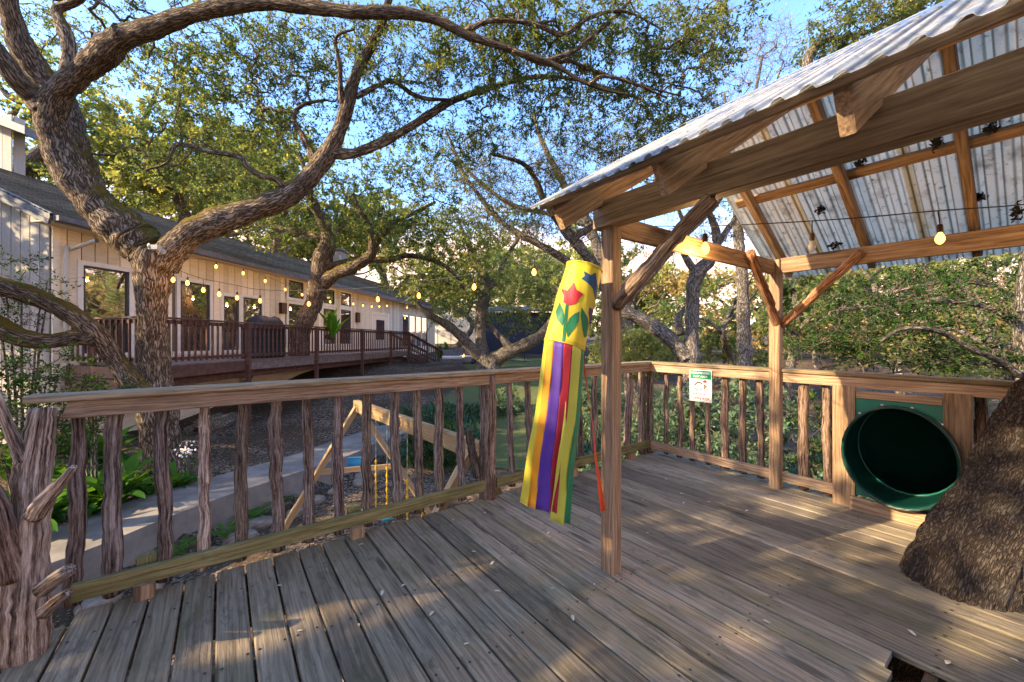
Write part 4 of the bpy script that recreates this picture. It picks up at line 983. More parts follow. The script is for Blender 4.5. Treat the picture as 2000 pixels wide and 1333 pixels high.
# ------------------------------------------------------------------ stones along the path foot, logs by the oak, flowers
g = random.Random(5)
def stone_mesh(i):
    bm = bmesh.new(); bmesh.ops.create_icosphere(bm, subdivisions=2, radius=.5)
    for v in bm.verts:
        q = v.co; q.x = math.copysign(abs(q.x)**.7*.62, q.x)*(1+.12*math.sin(q.y*9+i)); q.y = math.copysign(abs(q.y)**.7*.62, q.y); q.z = math.copysign(abs(q.z)**.6*.6, q.z)*(1+.1*math.sin(q.x*7+i*2))
    me = bpy.data.meshes.new('stone'); bm.to_mesh(me); bm.free(); me.materials.append(M['stone']); return me
SM = [stone_mesh(i) for i in range(4)]
for i in range(15):
    y = 4.6+i*.42; x = xe(y)+.45+.1*math.sin(i*2.3); s = g.uniform(.26, .42)
    tag(inst('border_stone', SM[i % 4], None, Matrix.Translation(gz(x, y)+Zv*.03) @ Matrix.Rotation(g.uniform(0, 6), 4, 'Z') @ Matrix.Diagonal((s*1.5, s, s*.65, 1))), 'rough limestone block in the row along the foot of the path', 'stone', 'limestone edging stones below the path')
for i, (px, py, r, lab) in enumerate(((405, 822, .10, 'small cut log left of the larger one by the oak'), (432, 826, .15, 'large cut log lying behind the oak base'), (385, 835, .09, 'cut log lying nearest the oak trunk'))):
    c = P(px, py, 8.6); V, Q, B = tube_np([tuple(c+Vector((-.1, .5, 0))), tuple(c+Vector((.02, -.05, 0))), tuple(c+Vector((.05, -.3, 0)))], [r, r, r*.97], 16, True, None, .05, i)
    tag(mkn('cut_log', V, Q, M['oak2'], None, {'bk': ('FLOAT_VECTOR', B)}), lab, 'log')
fl = thing('white_flowers', P(361, 905, 6.6), 'cluster of small white flowers beside the oak base', 'flowers')
V = []; Fc = []; c = P(361, 880, 6.6)
for i in range(45):
    p = c+Vector((g.gauss(0, .05), g.gauss(0, .05), g.gauss(0, .06))); a = len(V); n = Vector((g.uniform(-1, 1), -1, g.uniform(-.3, 1))).normalized(); q = n.orthogonal().normalized(); r = n.cross(q)
    V += [p+(q*math.cos(t)+r*math.sin(t))*.018+n*.004*(k % 2) for k, t in enumerate(np.linspace(0, 6.283, 5, endpoint=False))]; Fc.append(tuple(range(a, a+5)))
mk('petals', V, Fc, M['flower'], fl)
V, Q, B = tube_np([tuple(c-Zv*.45), tuple(c)], [.006, .005], 5); mkn('stem', V, Q, M['leaf_big'], fl, {'var': ('FLOAT', np.full(len(V), .4))})
# security lamp in the oak fork
M['lampgrey'] = m_plain('lamp_grey', (.34, .34, .33), .4, .1)
sc_ = thing('flood_lamp', P(300, 490, 6.75), 'white floodlight fixed in the fork of the big oak', 'lamp')
for px, py, n in ((292, 481, Vector((-.5, -.8, -.3))), (318, 492, Vector((.7, -.6, -.4)))):
    dome('lamp_head', P(px, py, 6.72), n, .05, M['lampgrey'], sc_)
c = P(303, 484, 6.85); box('base', c-Vector((.08, .05, .04)), c+Vector((.08, .05, .04)), M['lampgrey'], sc_)
# ------------------------------------------------------------------ trees
def unit(a): return a/(np.linalg.norm(a, axis=-1, keepdims=True)+1e-9)
def blob_pts(blobs, g):
    """attractor points in ellipsoids given as (px, py, distance, rx px, ry px, depth radius m, count)"""
    out = []
    for px, py, d, rx, ry, dr, n in blobs:
        c = np.array(P(px, py, d)); q = g.normal(size=(n, 3)); q = unit(q)*g.uniform(.15, 1, (n, 1))**.5
        out.append(c+q*np.array((rx*d/F, dr, ry*d/F)))
    return np.vstack(out)
def grow(limbs, attr, g, crook=.16, step=.22, tip=.0045, expo=2.35, maxr=None):
    """limbs: list of (n,4) arrays already drawn; attr: points to reach. Returns chains of (pts, radii)"""
    pos = [l[:, :3] for l in limbs]; rad0 = np.concatenate([l[:, 3] for l in limbs])
    tan = np.vstack([unit(np.gradient(l[:, :3], axis=0)) for l in limbs])
    base = np.vstack(pos); nb = len(base)
    cap = nb+len(attr)*28
    X = np.zeros((cap, 3)); X[:nb] = base; T = np.zeros((cap, 3)); T[:nb] = tan; par = np.full(cap, -1, int); n = nb
    dmin = np.array([np.min(np.sum((base-a)**2, 1)) for a in attr])**.5
    order = np.argsort(dmin*g.uniform(.85, 1.15, len(attr))); chains = []
    pen = np.zeros(cap); pen[:nb] = np.clip(rad0*1.2, 0, .25)
    for i in order:
        a = attr[i]; d2 = np.sqrt(np.sum((X[:n]-a)**2, 1))+pen[:n]; j = int(np.argmin(d2)); p = X[j]; L = np.linalg.norm(a-p)
        if L < .05: continue
        m = int(min(26, max(3, L/step+1))); t = np.linspace(0, 1, m+1)[1:, None]
        dirn = (a-p)/L; t0 = T[j]; side = t0-dirn*np.dot(t0, dirn)
        sag = side*L*.42*t*(1-t)**1.5
        w_ = np.cumsum(g.normal(size=(m, 3)), axis=0); w_ = w_-(w_[-1]*t); w_ *= crook*L/np.sqrt(m)*.8
        w_ += g.normal(size=(m, 3))*min(.02, .03*L)*np.sin(np.pi*t)
        q = p+(a-p)*t+sag+w_; q[-1] = a
        idx = np.arange(n, n+m); X[idx] = q; par[idx] = np.concatenate([[j], idx[:-1]])
        T[idx] = unit(np.gradient(np.vstack([p, q]), axis=0))[1:]; chains.append(np.concatenate([[j], idx])); n += m
    # pipe model
    acc = np.zeros(n); nchild = np.zeros(n, int)
    for k in range(nb, n): nchild[par[k]] += 1
    for k in range(n-1, nb-1, -1):
        if nchild[k] == 0: acc[k] = tip**expo
        acc[par[k]] += acc[k]
    r = acc**(1/expo)
    if maxr: r = np.minimum(r, maxr)
    r[:nb] = np.maximum(rad0, 0)
    out = []
    for c in chains:
        rr = r[c].copy(); rr[0] = min(rr[0], rr[1]*1.25); out.append((X[c], rr, T[c]))
    return out
def branch_mesh(chains, A, minr=0.):
    for p, r, t in chains:
        m = r.max()
        if m < minr: continue
        s = 8 if m > .05 else 6 if m > .025 else 4 if m > .010 else 3
        V, Q, B = tube_np(p, np.maximum(r, .0022), s); A.add(V, Q, B)
def spray(centers, dirs, g, n_tw, tw_len, n_lf, lf_len, lf_w, A, LV, LQ, LVAR, tw_r=.0022, flat=.0, var=(.0, 1.), droop=0.):
    """twiglets and leaves round each centre, all at once"""
    n = len(centers); 
    if n == 0: return
    c = np.repeat(centers, n_tw, 0); dd = np.repeat(dirs, n_tw, 0); csz = np.repeat(g.uniform(.55, 1.35, n), n_tw)[:, None]; dens = np.repeat(g.uniform(.15, 1.25, n), n_tw)
    k = unit(g.normal(size=c.shape)*np.array((1, 1, 1-flat))+dd*.55-np.array((0, 0, droop))); L = tw_len*csz*g.uniform(.4, 1.15, (len(c), 1))
    c0 = c-k*L*.1; mid = c0+k*L*.5+g.normal(size=c.shape)*L*.1; e = c0+k*L+g.normal(size=c.shape)*L*.08
    # twigs as 3-sided two-segment tubes
    ref = unit(np.cross(k, g.normal(size=c.shape))); r2 = np.cross(k, ref); Vt = []
    for p, rr in ((c0, 1.3), (mid, 1.), (e, .5)):
        for a in (0, 2.094, 4.189): Vt.append(p+(ref*math.cos(a)+r2*math.sin(a))*tw_r*rr)
    Vt = np.stack(Vt, 1).reshape(-1, 3); b = (np.arange(len(c))*9)[:, None, None]
    f = np.array([[0, 1, 4, 3], [1, 2, 5, 4], [2, 0, 3, 5], [3, 4, 7, 6], [4, 5, 8, 7], [5, 3, 6, 8]])[None]
    A.add(Vt, (b+f).reshape(-1, 4), np.zeros_like(Vt)+np.array((.004, 0, 0)))
    # leaves
    m = n_lf; t = g.uniform(.15, 1.05, (len(c), m, 1)); p = c0[:, None]*(1-t)**2+mid[:, None]*2*t*(1-t)+e[:, None]*t*t
    p = (p+g.normal(size=p.shape)*.018).reshape(-1, 3)
    ld = unit(np.repeat(k, m, 0)*.6+g.normal(size=p.shape)*.8-np.array((0, 0, droop*.5))); up = unit(g.normal(size=p.shape)*.75+np.array((0, 0, 1.))); sd = unit(np.cross(ld, up)); nn = np.cross(sd, ld)
    s = g.uniform(.5, 1.45, (len(p), 1)); s[g.random(len(p)) > np.repeat(dens, m)] = 0; l = lf_len*s; w_ = lf_w*s
    q = np.stack([p, p+ld*l*.45+sd*w_*.5+nn*w_*.18, p+ld*l, p+ld*l*.45-sd*w_*.5+nn*w_*.18], 1).reshape(-1, 3)
    o = sum(len(x) for x in LV); LV.append(q); LQ.append((np.arange(len(p))*4)[:, None]+np.arange(4)[None]+o)
    cv = np.repeat(np.repeat(g.uniform(var[0], var[1], n), n_tw), m); v = np.clip(cv*.6+g.uniform(var[0], var[1], len(p))*.4+g.normal(size=len(p))*.06, 0, 1); LVAR.append(np.repeat(v, 4))
NLEAF = 0
# gaps cut in the foliage so that the low sun reaches these places
SD = np.array(sd); GAPS = [(GP(800, 1180), .20), (GP(760, 1200), .17), (GP(840, 1165), .15), (GP(700, 1215), .10), (GP(590, 1205), .14), (GP(560, 1260), .13), (GP(640, 1215), .1), (GP(1055, 1115), .12), (GP(1030, 1120), .1), (GP(930, 1105), .08),
 (GP(1960, 1235), .16), (GP(1995, 1255), .18), (GP(1900, 1215), .1), (P(1900, 1120, 1.95), .13), (P(1850, 1040, 2.0), .10), (P(1960, 1160, 1.9), .14), (P(1930, 785, 2.75), .12), (P(1980, 795, 2.65), .12), (P(1870, 780, 2.85), .08),
 (P(1290, 645, 10.4), .35), (P(1250, 620, 10.4), .3), (P(1352, 612, 10.4), .25), (P(1346, 670, 10.4), .22), (P(1320, 670, 10.4), .3), (P(685, 190, 7.5), .35), (P(675, 225, 7.6), .25), (P(770, 268, 7.8), .25), (P(215, 110, 6.2), .35), (P(330, 40, 6.), .3), (P(170, 135, 6.3), .25), (P(720, 490, 13.1), .35)]
def sunlit(p):
    k = np.ones(len(p), bool)
    for c, r in GAPS:
        v = p-np.array(c); t = v @ SD; k &= ~((t > .3) & (np.sum(v*v, 1)-t*t < r*r))
    return k
def oak(name, limbs_px, blobs, label, seed, bark='oak2', leaf='leaf_oak', sides=14, n_tw=4, tw_len=.34, n_lf=9, lf=(.058, .026), crook=.16, step=.24, lstep=.14, wob=.05, bare=0., var=(0, 1), flat=.2, extra=None, cat='tree', group=None, drop=0., limbs3=None, slim=1.):
    global NLEAF
    g = np.random.default_rng(seed)
    limbs = [traced([(q[0], q[1], q[2], q[3]*slim) for q in c], lstep) for c in limbs_px]+(limbs3 or [])
    for i, l in enumerate(limbs): l[:, :3] += (np.cumsum(g.normal(size=(len(l), 3)), axis=0)-np.linspace(0, 1, len(l))[:, None]*0)*.0015
    base = limbs[0][0]
    t = thing(name, Vector(base[:3]), label, cat, group)
    A = Acc()
    for i, l in enumerate(limbs):
        rr = l[:, 3]*(1+.06*np.sin(np.arange(len(l))*lstep*5+i)+.04*np.sin(np.arange(len(l))*lstep*13+i*2))
        V, Q, B = tube_np(l[:, :3], rr, sides if l[0, 3] > .06 else 8, True, None, wob, seed+i); A.add(V, Q, B)
    V, Q, B = A.get(); mkn('trunk', V, Q, M[bark], t, {'bk': ('FLOAT_VECTOR', B)})
    at = blob_pts(blobs, g) if blobs else np.zeros((0, 3))
    if extra is not None: at = np.vstack([at, extra])
    ch = grow(limbs, at, g, crook, step)
    A = Acc(); branch_mesh(ch, A); LV, LQ, LVAR = [], [], []
    cs = []; ds = []
    for p, r, tt in ch:
        cs.append(p[-1]); ds.append(tt[-1])
        if len(p) > 6 and g.random() < .8: k = len(p)*2//3; cs.append(p[k]); ds.append(tt[k])
    cs = np.array(cs); ds = np.array(ds)
    lm = g.random(len(cs)) >= bare
    spray(cs[lm], ds[lm], g, n_tw, tw_len, n_lf, lf[0], lf[1], A, LV, LQ, LVAR, flat=flat, var=var, droop=drop)
    if bare: spray(cs[~lm], ds[~lm], g, n_tw+1, tw_len*1.3, 1, lf[0], lf[1], A, LV, LQ, LVAR, flat=0, var=(.7, 1))
    V, Q, B = A.get(); mkn('branches', V, Q, M['twig'], t, {'bk': ('FLOAT_VECTOR', B)})
    if LV:
        V = np.vstack(LV); va_ = np.concatenate(LVAR); k = sunlit(V[0::4]) & (np.abs(V[0::4]-V[2::4]).sum(1) > 1e-4); V = V.reshape(-1, 4, 3)[k].reshape(-1, 3); va_ = va_.reshape(-1, 4)[k].ravel(); Q = np.arange(len(V)).reshape(-1, 4); NLEAF += len(Q)
        mkn('crown', V, Q, M[leaf], t, {'var': ('FLOAT', va_)}, smooth=False)
    return t

# --- the big oak at the left
D1 = 7.2
L1 = [
 [(322, 965, D1, 150), (316, 900, D1, 112), (311, 840, D1, 96), (306, 770, D1, 90), (301, 700, D1, 78), (298, 640, D1, 73), (298, 580, D1, 80), (301, 530, D1, 94), (300, 500, D1, 104), (268, 468, D1, 98), (225, 430, D1-.1, 90), (185, 390, D1-.2, 86), (150, 345, D1-.3, 84), (120, 290, D1-.4, 84), (103, 235, D1-.5, 84), (112, 190, D1-.6, 78), (145, 155, D1-.7, 74), (182, 125, D1-.8, 76), (212, 98, D1-.9, 84), (240, 75, D1-1.0, 72), (300, 55, D1-1.1, 56), (370, 30, D1-1.2, 50), (440, 15, D1-1.3, 42), (520, 8, D1-1.3, 38), (600, 15, D1-1.3, 36), (700, 27, D1-1.3, 35), (780, 27, D1-1.2, 31), (850, 40, D1-1.1, 25), (920, 72, D1-1, 21), (1000, 100, D1-.9, 17), (1080, 128, D1-.8, 13), (1150, 168, D1-.7, 9), (1230, 190, D1-.6, 6)],
 [(318, 520, D1, 70), (340, 488, D1, 76), (378, 455, D1, 72), (425, 434, D1+.1, 66), (480, 415, D1+.2, 60), (540, 393, D1+.3, 56), (590, 362, D1+.4, 50), (625, 323, D1+.5, 46), (650, 285, D1+.5, 41), (667, 245, D1+.5, 36), (681, 200, D1+.4, 32), (695, 150, D1+.3, 29), (720, 100, D1+.2, 25), (745, 50, D1, 21), (765, -10, D1-.2, 18), (800, -80, D1-.4, 14)],
 [(645, 300, D1+.5, 30), (690, 300, D1+.6, 25), (740, 281, D1+.7, 24), (790, 256, D1+.8, 21), (840, 225, D1+.9, 20), (880, 200, D1+1, 18), (930, 180, D1+1.1, 16), (980, 165, D1+1.2, 14), (1040, 150, D1+1.3, 12), (1100, 150, D1+1.4, 10), (1180, 168, D1+1.5, 8), (1260, 195, D1+1.6, 5)],
 [(568, 380, D1+.3, 20), (540, 352, D1+.1, 15), (505, 342, D1, 13), (482, 325, D1-.1, 12), (468, 308, D1-.1, 12), (400, 294, D1-.2, 11), (348, 281, D1-.2, 10), (334, 292, D1-.3, 11), (322, 318, D1-.3, 9), (280, 332, D1-.3, 6)],
 [(615, 335, D1+.5, 24), (611, 305, D1+.6, 20), (590, 265, D1+.7, 14), (574, 230, D1+.8, 12), (590, 205, D1+.8, 10), (635, 195, D1+.9, 7)],
 [(668, 215, D1+.4, 14), (665, 170, D1+.2, 12), (663, 130, D1+.1, 11), (655, 75, D1, 9), (690, 58, D1-.1, 6)],
 [(696, 190, D1+.4, 16), (740, 165, D1+.5, 12), (770, 158, D1+.6, 12), (800, 180, D1+.7, 11), (830, 192, D1+.8, 10), (880, 195, D1+.9, 8)],
 [(292, 770, D1-.1, 70), (262, 750, D1-.2, 64), (225, 705, D1-.3, 52), (185, 655, D1-.5, 48), (135, 614, D1-.7, 46), (70, 582, D1-.9, 43), (0, 560, D1-1.1, 41), (-80, 540, D1-1.3, 40), (-200, 500, D1-1.5, 34)],
 [(190, 660, D1-.5, 40), (150, 660, D1-.6, 36), (95, 668, D1-.8, 36), (45, 662, D1-1., 42), (0, 640, D1-1.1, 50), (-60, 600, D1-1.2, 55)],
 [(100, 215, D1-.5, 70), (70, 190, D1-.6, 56), (40, 165, D1-.8, 46), (5, 115, D1-1, 42), (-45, 55, D1-1.2, 40), (-120, -40, D1-1.4, 34)],
 [(190, 400, D1, 70), (165, 330, D1+.2, 60), (146, 265, D1+.3, 60), (120, 200, D1+.3, 62), (80, 150, D1+.2, 62), (45, 92, D1, 58), (24, 30, D1-.2, 53), (12, -40, D1-.4, 46), (0, -140, D1-.6, 38)],
 [(125, 160, D1-.6, 44), (138, 100, D1-.6, 36), (122, 50, D1-.6, 33), (112, 20, D1-.6, 33), (145, 5, D1-.6, 27), (175, -20, D1-.7, 22), (230, -90, D1-.8, 14)],
 [(215, 95, D1-.9, 46), (230, 70, D1-1.05, 46), (236, 58, D1-1.12, 44)],
 [(905, 62, D1-1, 18), (960, 40, D1-1, 14), (1040, 45, D1-.9, 13), (1100, 65, D1-.8, 14), (1150, 35, D1-.7, 13), (1220, 22, D1-.6, 8), (1300, 60, D1-.5, 5)],
 [(1060, 120, D1-.8, 12), (1120, 100, D1-.7, 13), (1170, 60, D1-.6, 12), (1215, 20, D1-.5, 10), (1250, -30, D1-.4, 8)],
 [(1150, 165, D1-.7, 10), (1180, 150, D1-.6, 10), (1240, 165, D1-.5, 8), (1300, 190, D1-.4, 5)],
 [(1000, 100, D1-.9, 15), (1060, 125, D1-.7, 13), (1110, 120, D1-.5, 12), (1160, 140, D1-.3, 9), (1250, 170, D1-.1, 6), (1330, 190, D1, 4)],
]
B1 = [(330, 130, 8.6, 130, 60, .7, 90), (450, 110, 8.2, 160, 70, .8, 150), (560, 150, 8.2, 130, 100, .9, 190), (430, 230, 8.4, 130, 70, .8, 140), (330, 300, 7.9, 110, 60, .6, 80), (620, 80, 7.6, 150, 70, .9, 130), (800, 100, 7.6, 130, 90, .9, 190), (940, 90, 7.2, 140, 80, .9, 180), (1060, 110, 7.2, 150, 90, .9, 200), (1210, 110, 7.4, 150, 95, 1., 230), (1340, 130, 7.6, 110, 120, 1., 190), (1390, 60, 7.2, 80, 70, .9, 90), (1100, 25, 6.6, 260, 40, .8, 110), (1000, 220, 8.4, 130, 70, .7, 120), (1180, 240, 8.6, 140, 70, .8, 150), (1320, 260, 8.8, 100, 60, .7, 80), (180, 60, 8.6, 120, 70, .6, 60), (60, 90, 8.8, 90, 80, .6, 40), (760, 230, 8.4, 100, 60, .6, 80), (560, 260, 8.2, 80, 60, .6, 60), (300, 10, 7.4, 200, 30, .5, 50), (880, 290, 9., 100, 60, .7, 70)]
oak('live_oak', L1, B1, 'big gnarled live oak with long mossy limbs at the left', 21, 'oak', 'leaf_oak', 30, 4, .30, 11, (.064, .028), .17, .22, .06, .03, slim=.86)

# --- oak growing through the house deck
D2 = 14.
L2 = [[(585, 700, D2, 40), (590, 640, D2, 36), (612, 595, D2, 37), (623, 549, D2, 38), (627, 512, D2, 38), (640, 480, D2, 34), (640, 450, D2, 28), (625, 420, D2-.3, 24), (608, 388, D2-.6, 20), (600, 350, D2-1, 12), (585, 300, D2-1, 8)],
      [(632, 552, D2, 30), (655, 535, D2-.2, 26), (680, 525, D2-.4, 24), (704, 512, D2-.6, 22), (725, 495, D2-.8, 20), (727, 470, D2-1, 17), (718, 440, D2-1.2, 14), (700, 410, D2-1.4, 10), (690, 380, D2-1.4, 7)],
      [(725, 488, D2-.8, 16), (750, 455, D2-.6, 14), (775, 430, D2-.4, 11), (800, 420, D2-.2, 9), (850, 395, D2, 6)],
      [(632, 520, D2, 18), (665, 517, D2+.2, 16), (700, 508, D2+.3, 14), (760, 508, D2+.4, 12), (800, 500, D2+.5, 10), (860, 515, D2+.6, 8), (900, 548, D2+.7, 6)],
      [(640, 470, D2, 16), (600, 455, D2+.4, 12), (560, 448, D2+.8, 10), (520, 440, D2+1, 8), (470, 455, D2+1.2, 6)]]
B2 = [(500, 370, 13.5, 130, 60, 1.6, 126), (640, 400, 13, 140, 60, 1.6, 138), (780, 400, 13, 130, 70, 1.6, 138), (760, 470, 13.5, 120, 45, 1.4, 114), (880, 460, 14, 90, 60, 1.4, 92), (560, 460, 14.5, 130, 35, 1.3, 92), (700, 330, 12.5, 140, 50, 1.4, 103), (850, 330, 12.5, 120, 70, 1.5, 92)]
oak('live_oak', L2, B2, 'crooked oak growing up through the brown house deck', 33, 'oak', 'leaf_oak', 14, 4, .42, 11, (.085, .042), .2, .3, .12)

# --- yard oak with spreading low limbs, beyond the middle of the railing
D3 = 20.
L3 = [[(955, 735, D3, 62), (948, 710, D3, 46), (943, 690, D3, 26), (938, 640, D3, 22), (944, 590, D3, 23), (950, 560, D3, 22), (940, 530, D3-.3, 16), (922, 495, D3-.6, 12), (905, 455, D3-.9, 9), (890, 420, D3-1, 6)],
      [(938, 700, D3, 26), (910, 668, D3-.4, 20), (880, 640, D3-.8, 17), (850, 622, D3-1.2, 14), (820, 600, D3-1.5, 10), (800, 560, D3-1.7, 7)],
      [(960, 705, D3, 34), (1000, 685, D3-.3, 26), (1045, 663, D3-.6, 22), (1070, 640, D3-.8, 18), (1090, 600, D3-1, 12), (1080, 560, D3-1, 8)],
      [(948, 570, D3, 16), (975, 540, D3+.3, 13), (985, 510, D3+.5, 10), (1010, 470, D3+.7, 8), (1030, 440, D3+1, 5)],
      [(944, 575, D3, 14), (905, 560, D3-.2, 12), (860, 548, D3-.4, 10), (820, 540, D3-.5, 9), (770, 545, D3-.5, 7)],
      [(1000, 683, D3-.3, 16), (970, 650, D3, 12), (950, 632, D3+.3, 10), (930, 620, D3+.4, 8)]]
B3 = [(870, 480, 19, 130, 60, 2.4, 150), (1000, 520, 20, 110, 70, 2.6, 160), (860, 560, 18.5, 90, 40, 2, 80), (1020, 600, 21, 90, 50, 2.2, 110), (900, 610, 22, 80, 30, 2, 60), (780, 530, 19, 70, 35, 2, 60), (1060, 560, 19, 70, 50, 2, 80), (950, 440, 18.5, 130, 40, 2, 100)]
oak('live_oak', L3, B3, 'grey oak with low spreading limbs in the middle of the yard', 44, 'oak2', 'leaf_far', 12, 5, .55, 12, (.12, .06), .22, .4, .2)

# --- slim oak behind the sign, one limb lit
D4 = 10.5
L4 = [[(1340, 800, D4, 50), (1345, 740, D4, 44), (1347, 700, D4, 40), (1350, 660, D4, 29), (1352, 600, D4, 27), (1355, 555, D4, 29), (1368, 528, D4, 28), (1388, 508, D4, 23), (1400, 480, D4, 19), (1395, 440, D4, 16), (1380, 400, D4-.2, 12), (1390, 340, D4-.4, 8)],
      [(1362, 540, D4, 20), (1347, 515, D4, 16), (1335, 490, D4, 14), (1341, 460, D4, 12), (1330, 420, D4, 9), (1310, 380, D4, 6)],
      [(1342, 700, D4, 36), (1315, 668, D4, 30), (1285, 643, D4, 28), (1250, 622, D4, 27), (1222, 608, D4, 25), (1195, 580, D4, 24), (1168, 530, D4, 23), (1140, 490, D4, 21), (1105, 448, D4, 20), (1083, 415, D4, 17), (1062, 385, D4-.2, 14), (1045, 345, D4-.4, 11), (1020, 318, D4-.6, 9), (960, 300, D4-.9, 6)],
      [(1150, 505, D4, 16), (1120, 470, D4-.2, 14), (1160, 440, D4-.4, 12), (1180, 410, D4-.5, 10), (1230, 380, D4-.6, 7)],
      [(1128, 525, D4+.5, 15), (1092, 500, D4+.6, 15), (1045, 474, D4+.7, 14), (1010, 455, D4+.8, 13), (975, 430, D4+.9, 11), (930, 375, D4+1, 9), (905, 340, D4+1, 8), (890, 300, D4+1, 6), (870, 250, D4+1, 4)],
      [(1395, 490, D4, 13), (1420, 450, D4, 11), (1440, 420, D4, 9), (1425, 395, D4, 7)],
      [(1330, 655, D4+.4, 18), (1325, 625, D4+.5, 14), (1340, 600, D4+.6, 9)]]
B4 = [(1020, 350, 10, 120, 60, 1., 182), (1150, 330, 9.8, 130, 70, 1.2, 263), (1290, 330, 10.5, 120, 90, 1.2, 222), (1390, 300, 10.5, 90, 90, 1.2, 182), (940, 330, 11, 100, 70, 1.2, 162), (1110, 420, 10.5, 110, 50, 1, 141), (1000, 430, 11, 110, 40, 1, 121), (1400, 440, 11, 70, 50, 1, 81), (1300, 480, 11, 90, 40, 1, 60)]
oak('live_oak', L4, B4, 'slim grey oak behind the play area sign with a sunlit limb', 55, 'oak2', 'leaf_oak', 14, 5, .42, 4, (.06, .028), .22, .26, .1, bare=.55, var=(.2, 1))

# --- tree right of the pavilion, dark evergreen sprays
D5 = 5.2
L5 = [[(2010, 1100, D5, 44), (1998, 900, D5, 40), (1996, 760, D5, 36), (1992, 660, D5, 32), (1996, 580, D5, 30), (2010, 500, D5, 26), (2030, 420, D5, 20)],
      [(1993, 735, D5, 18), (1950, 705, D5-.1, 13), (1900, 685, D5-.2, 11), (1850, 655, D5-.2, 10), (1800, 642, D5-.3, 9), (1755, 645, D5-.3, 8), (1720, 668, D5-.3, 5)],
      [(1994, 650, D5, 16), (1950, 610, D5+.2, 12), (1880, 590, D5+.3, 10), (1800, 590, D5+.4, 8), (1700, 600, D5+.5, 6), (1620, 610, D5+.5, 4)],
      [(1996, 730, D5, 12), (1930, 712, D5+.3, 8), (1840, 708, D5+.4, 7), (1770, 725, D5+.4, 5), (1680, 735, D5+.4, 4)],
      [(1996, 600, D5, 14), (1940, 560, D5+.6, 10), (1850, 550, D5+.8, 8), (1740, 570, D5+1, 6)]]
B5 = [(1850, 600, 5.6, 140, 60, .8, 80), (1700, 630, 5.8, 120, 60, .8, 80), (1620, 680, 6.2, 80, 40, .7, 43), (1900, 690, 5.6, 120, 40, .7, 49), (1760, 560, 6.2, 160, 40, .9, 68), (1950, 540, 5.8, 80, 50, .8, 37), (1760, 690, 5.8, 130, 35, .6, 49)]
oak('evergreen_tree', L5, B5, 'dark green evergreen with drooping sprays right of the shelter', 66, 'oak2', 'leaf_dark', 12, 5, .26, 10, (.05, .024), .16, .2, .1, flat=.75, drop=.12)

# --- oak crown above the roof at the upper right
D6 = 9.
L6 = [[(1640, 300, D6+1, 40), (1600, 200, D6+.5, 32), (1578, 125, D6, 24), (1590, 95, D6, 18), (1612, 78, D6, 15), (1650, 72, D6, 12), (1700, 60, D6, 9), (1760, 30, D6, 6)],
      [(1600, 200, D6+.5, 20), (1680, 130, D6+.4, 16), (1740, 70, D6+.3, 12), (1800, 10, D6+.2, 9), (1850, -50, D6, 6)],
      [(2300, 900, D6+2.5, 60), (2200, 600, D6+2, 60), (2000, 420, D6+1.5, 56), (1800, 340, D6+1.2, 48), (1640, 300, D6+1, 40)]]
B6 = [(1680, 50, 8.8, 100, 60, .9, 150), (1780, 20, 8.8, 120, 50, .9, 150), (1620, 110, 9, 60, 45, .7, 50), (1860, -20, 8.6, 100, 50, .8, 60)]
oak('live_oak', [L6[2], L6[0], L6[1]], B6, 'leafy oak crown rising above the metal roof', 77, 'oak2', 'leaf_oak', 12, 5, .32, 9, (.07, .032), .2, .24, .1)
# --- bare tree between
L7 = [[(1458, 830, 13.5, 36), (1456, 740, 13.5, 32), (1452, 640, 13.5, 29), (1450, 560, 13.5, 26), (1440, 430, 13.5, 20), (1445, 330, 13.5, 14), (1460, 250, 13.5, 10), (1475, 180, 13.5, 7), (1490, 110, 13.5, 4)], [(1445, 330, 13.5, 9), (1420, 260, 13.5, 7), (1415, 180, 13.5, 4)], [(1462, 250, 13.5, 8), (1505, 190, 13.5, 5), (1530, 120, 13.5, 3)]]
oak('bare_tree', L7, [(1480, 140, 13.5, 80, 110, 1.2, 170), (1420, 230, 13.5, 90, 100, 1.2, 120), (1520, 90, 13.5, 50, 60, 1., 60)], 'thin leafless tree against the blue sky left of the roof', 88, 'oak2', 'leaf_dry', 8, 4, .5, 2, (.06, .03), .12, .3, .2, bare=.9)

# --- oak whose trunk comes through the deck: crown overhead and behind the camera
def pts_blob(c, r, n, g): q = unit(g.normal(size=(n, 3)))*g.uniform(.1, 1, (n, 1))**.45; return np.array(c)+q*np.array(r)
g0 = np.random.default_rng(5)
lm = [smooth_path([(*Vector(TRUNK_PATH[-1][:3]), .17), (4.4, -1.6, 6.6, .13), (3.4, -3.2, 7.2, .09), (1.5, -4.6, 7.6, .05)], .2), smooth_path([(4.7, 1.8, 3.4, .16), (5.6, 1.2, 5.0, .12), (6.6, 0.2, 6.4, .08)], .2), smooth_path([(4.6, -.8, 6.1, .12), (2.6, -1.6, 6.4, .09), (0.4, -2.6, 6.4, .06), (-1.8, -3.8, 6.2, .035)], .2)]
oak('overhanging_oak', [], None, 'overhanging oak crown above the deck, out of the picture', 99, 'oak2', 'leaf_oak', 10, 4, .5, 7, (.10, .055), .18, .35, .2, limbs3=lm,
    extra=np.vstack([pts_blob((1.5, -2.6, 6.6), (4.2, 2.6, 1.1), 330, g0), pts_blob((-2.5, -.5, 5.6), (2.2, 1.6, .9), 90, g0), pts_blob((5.5, -1, 6.8), (2.4, 2.2, 1.2), 90, g0)]))
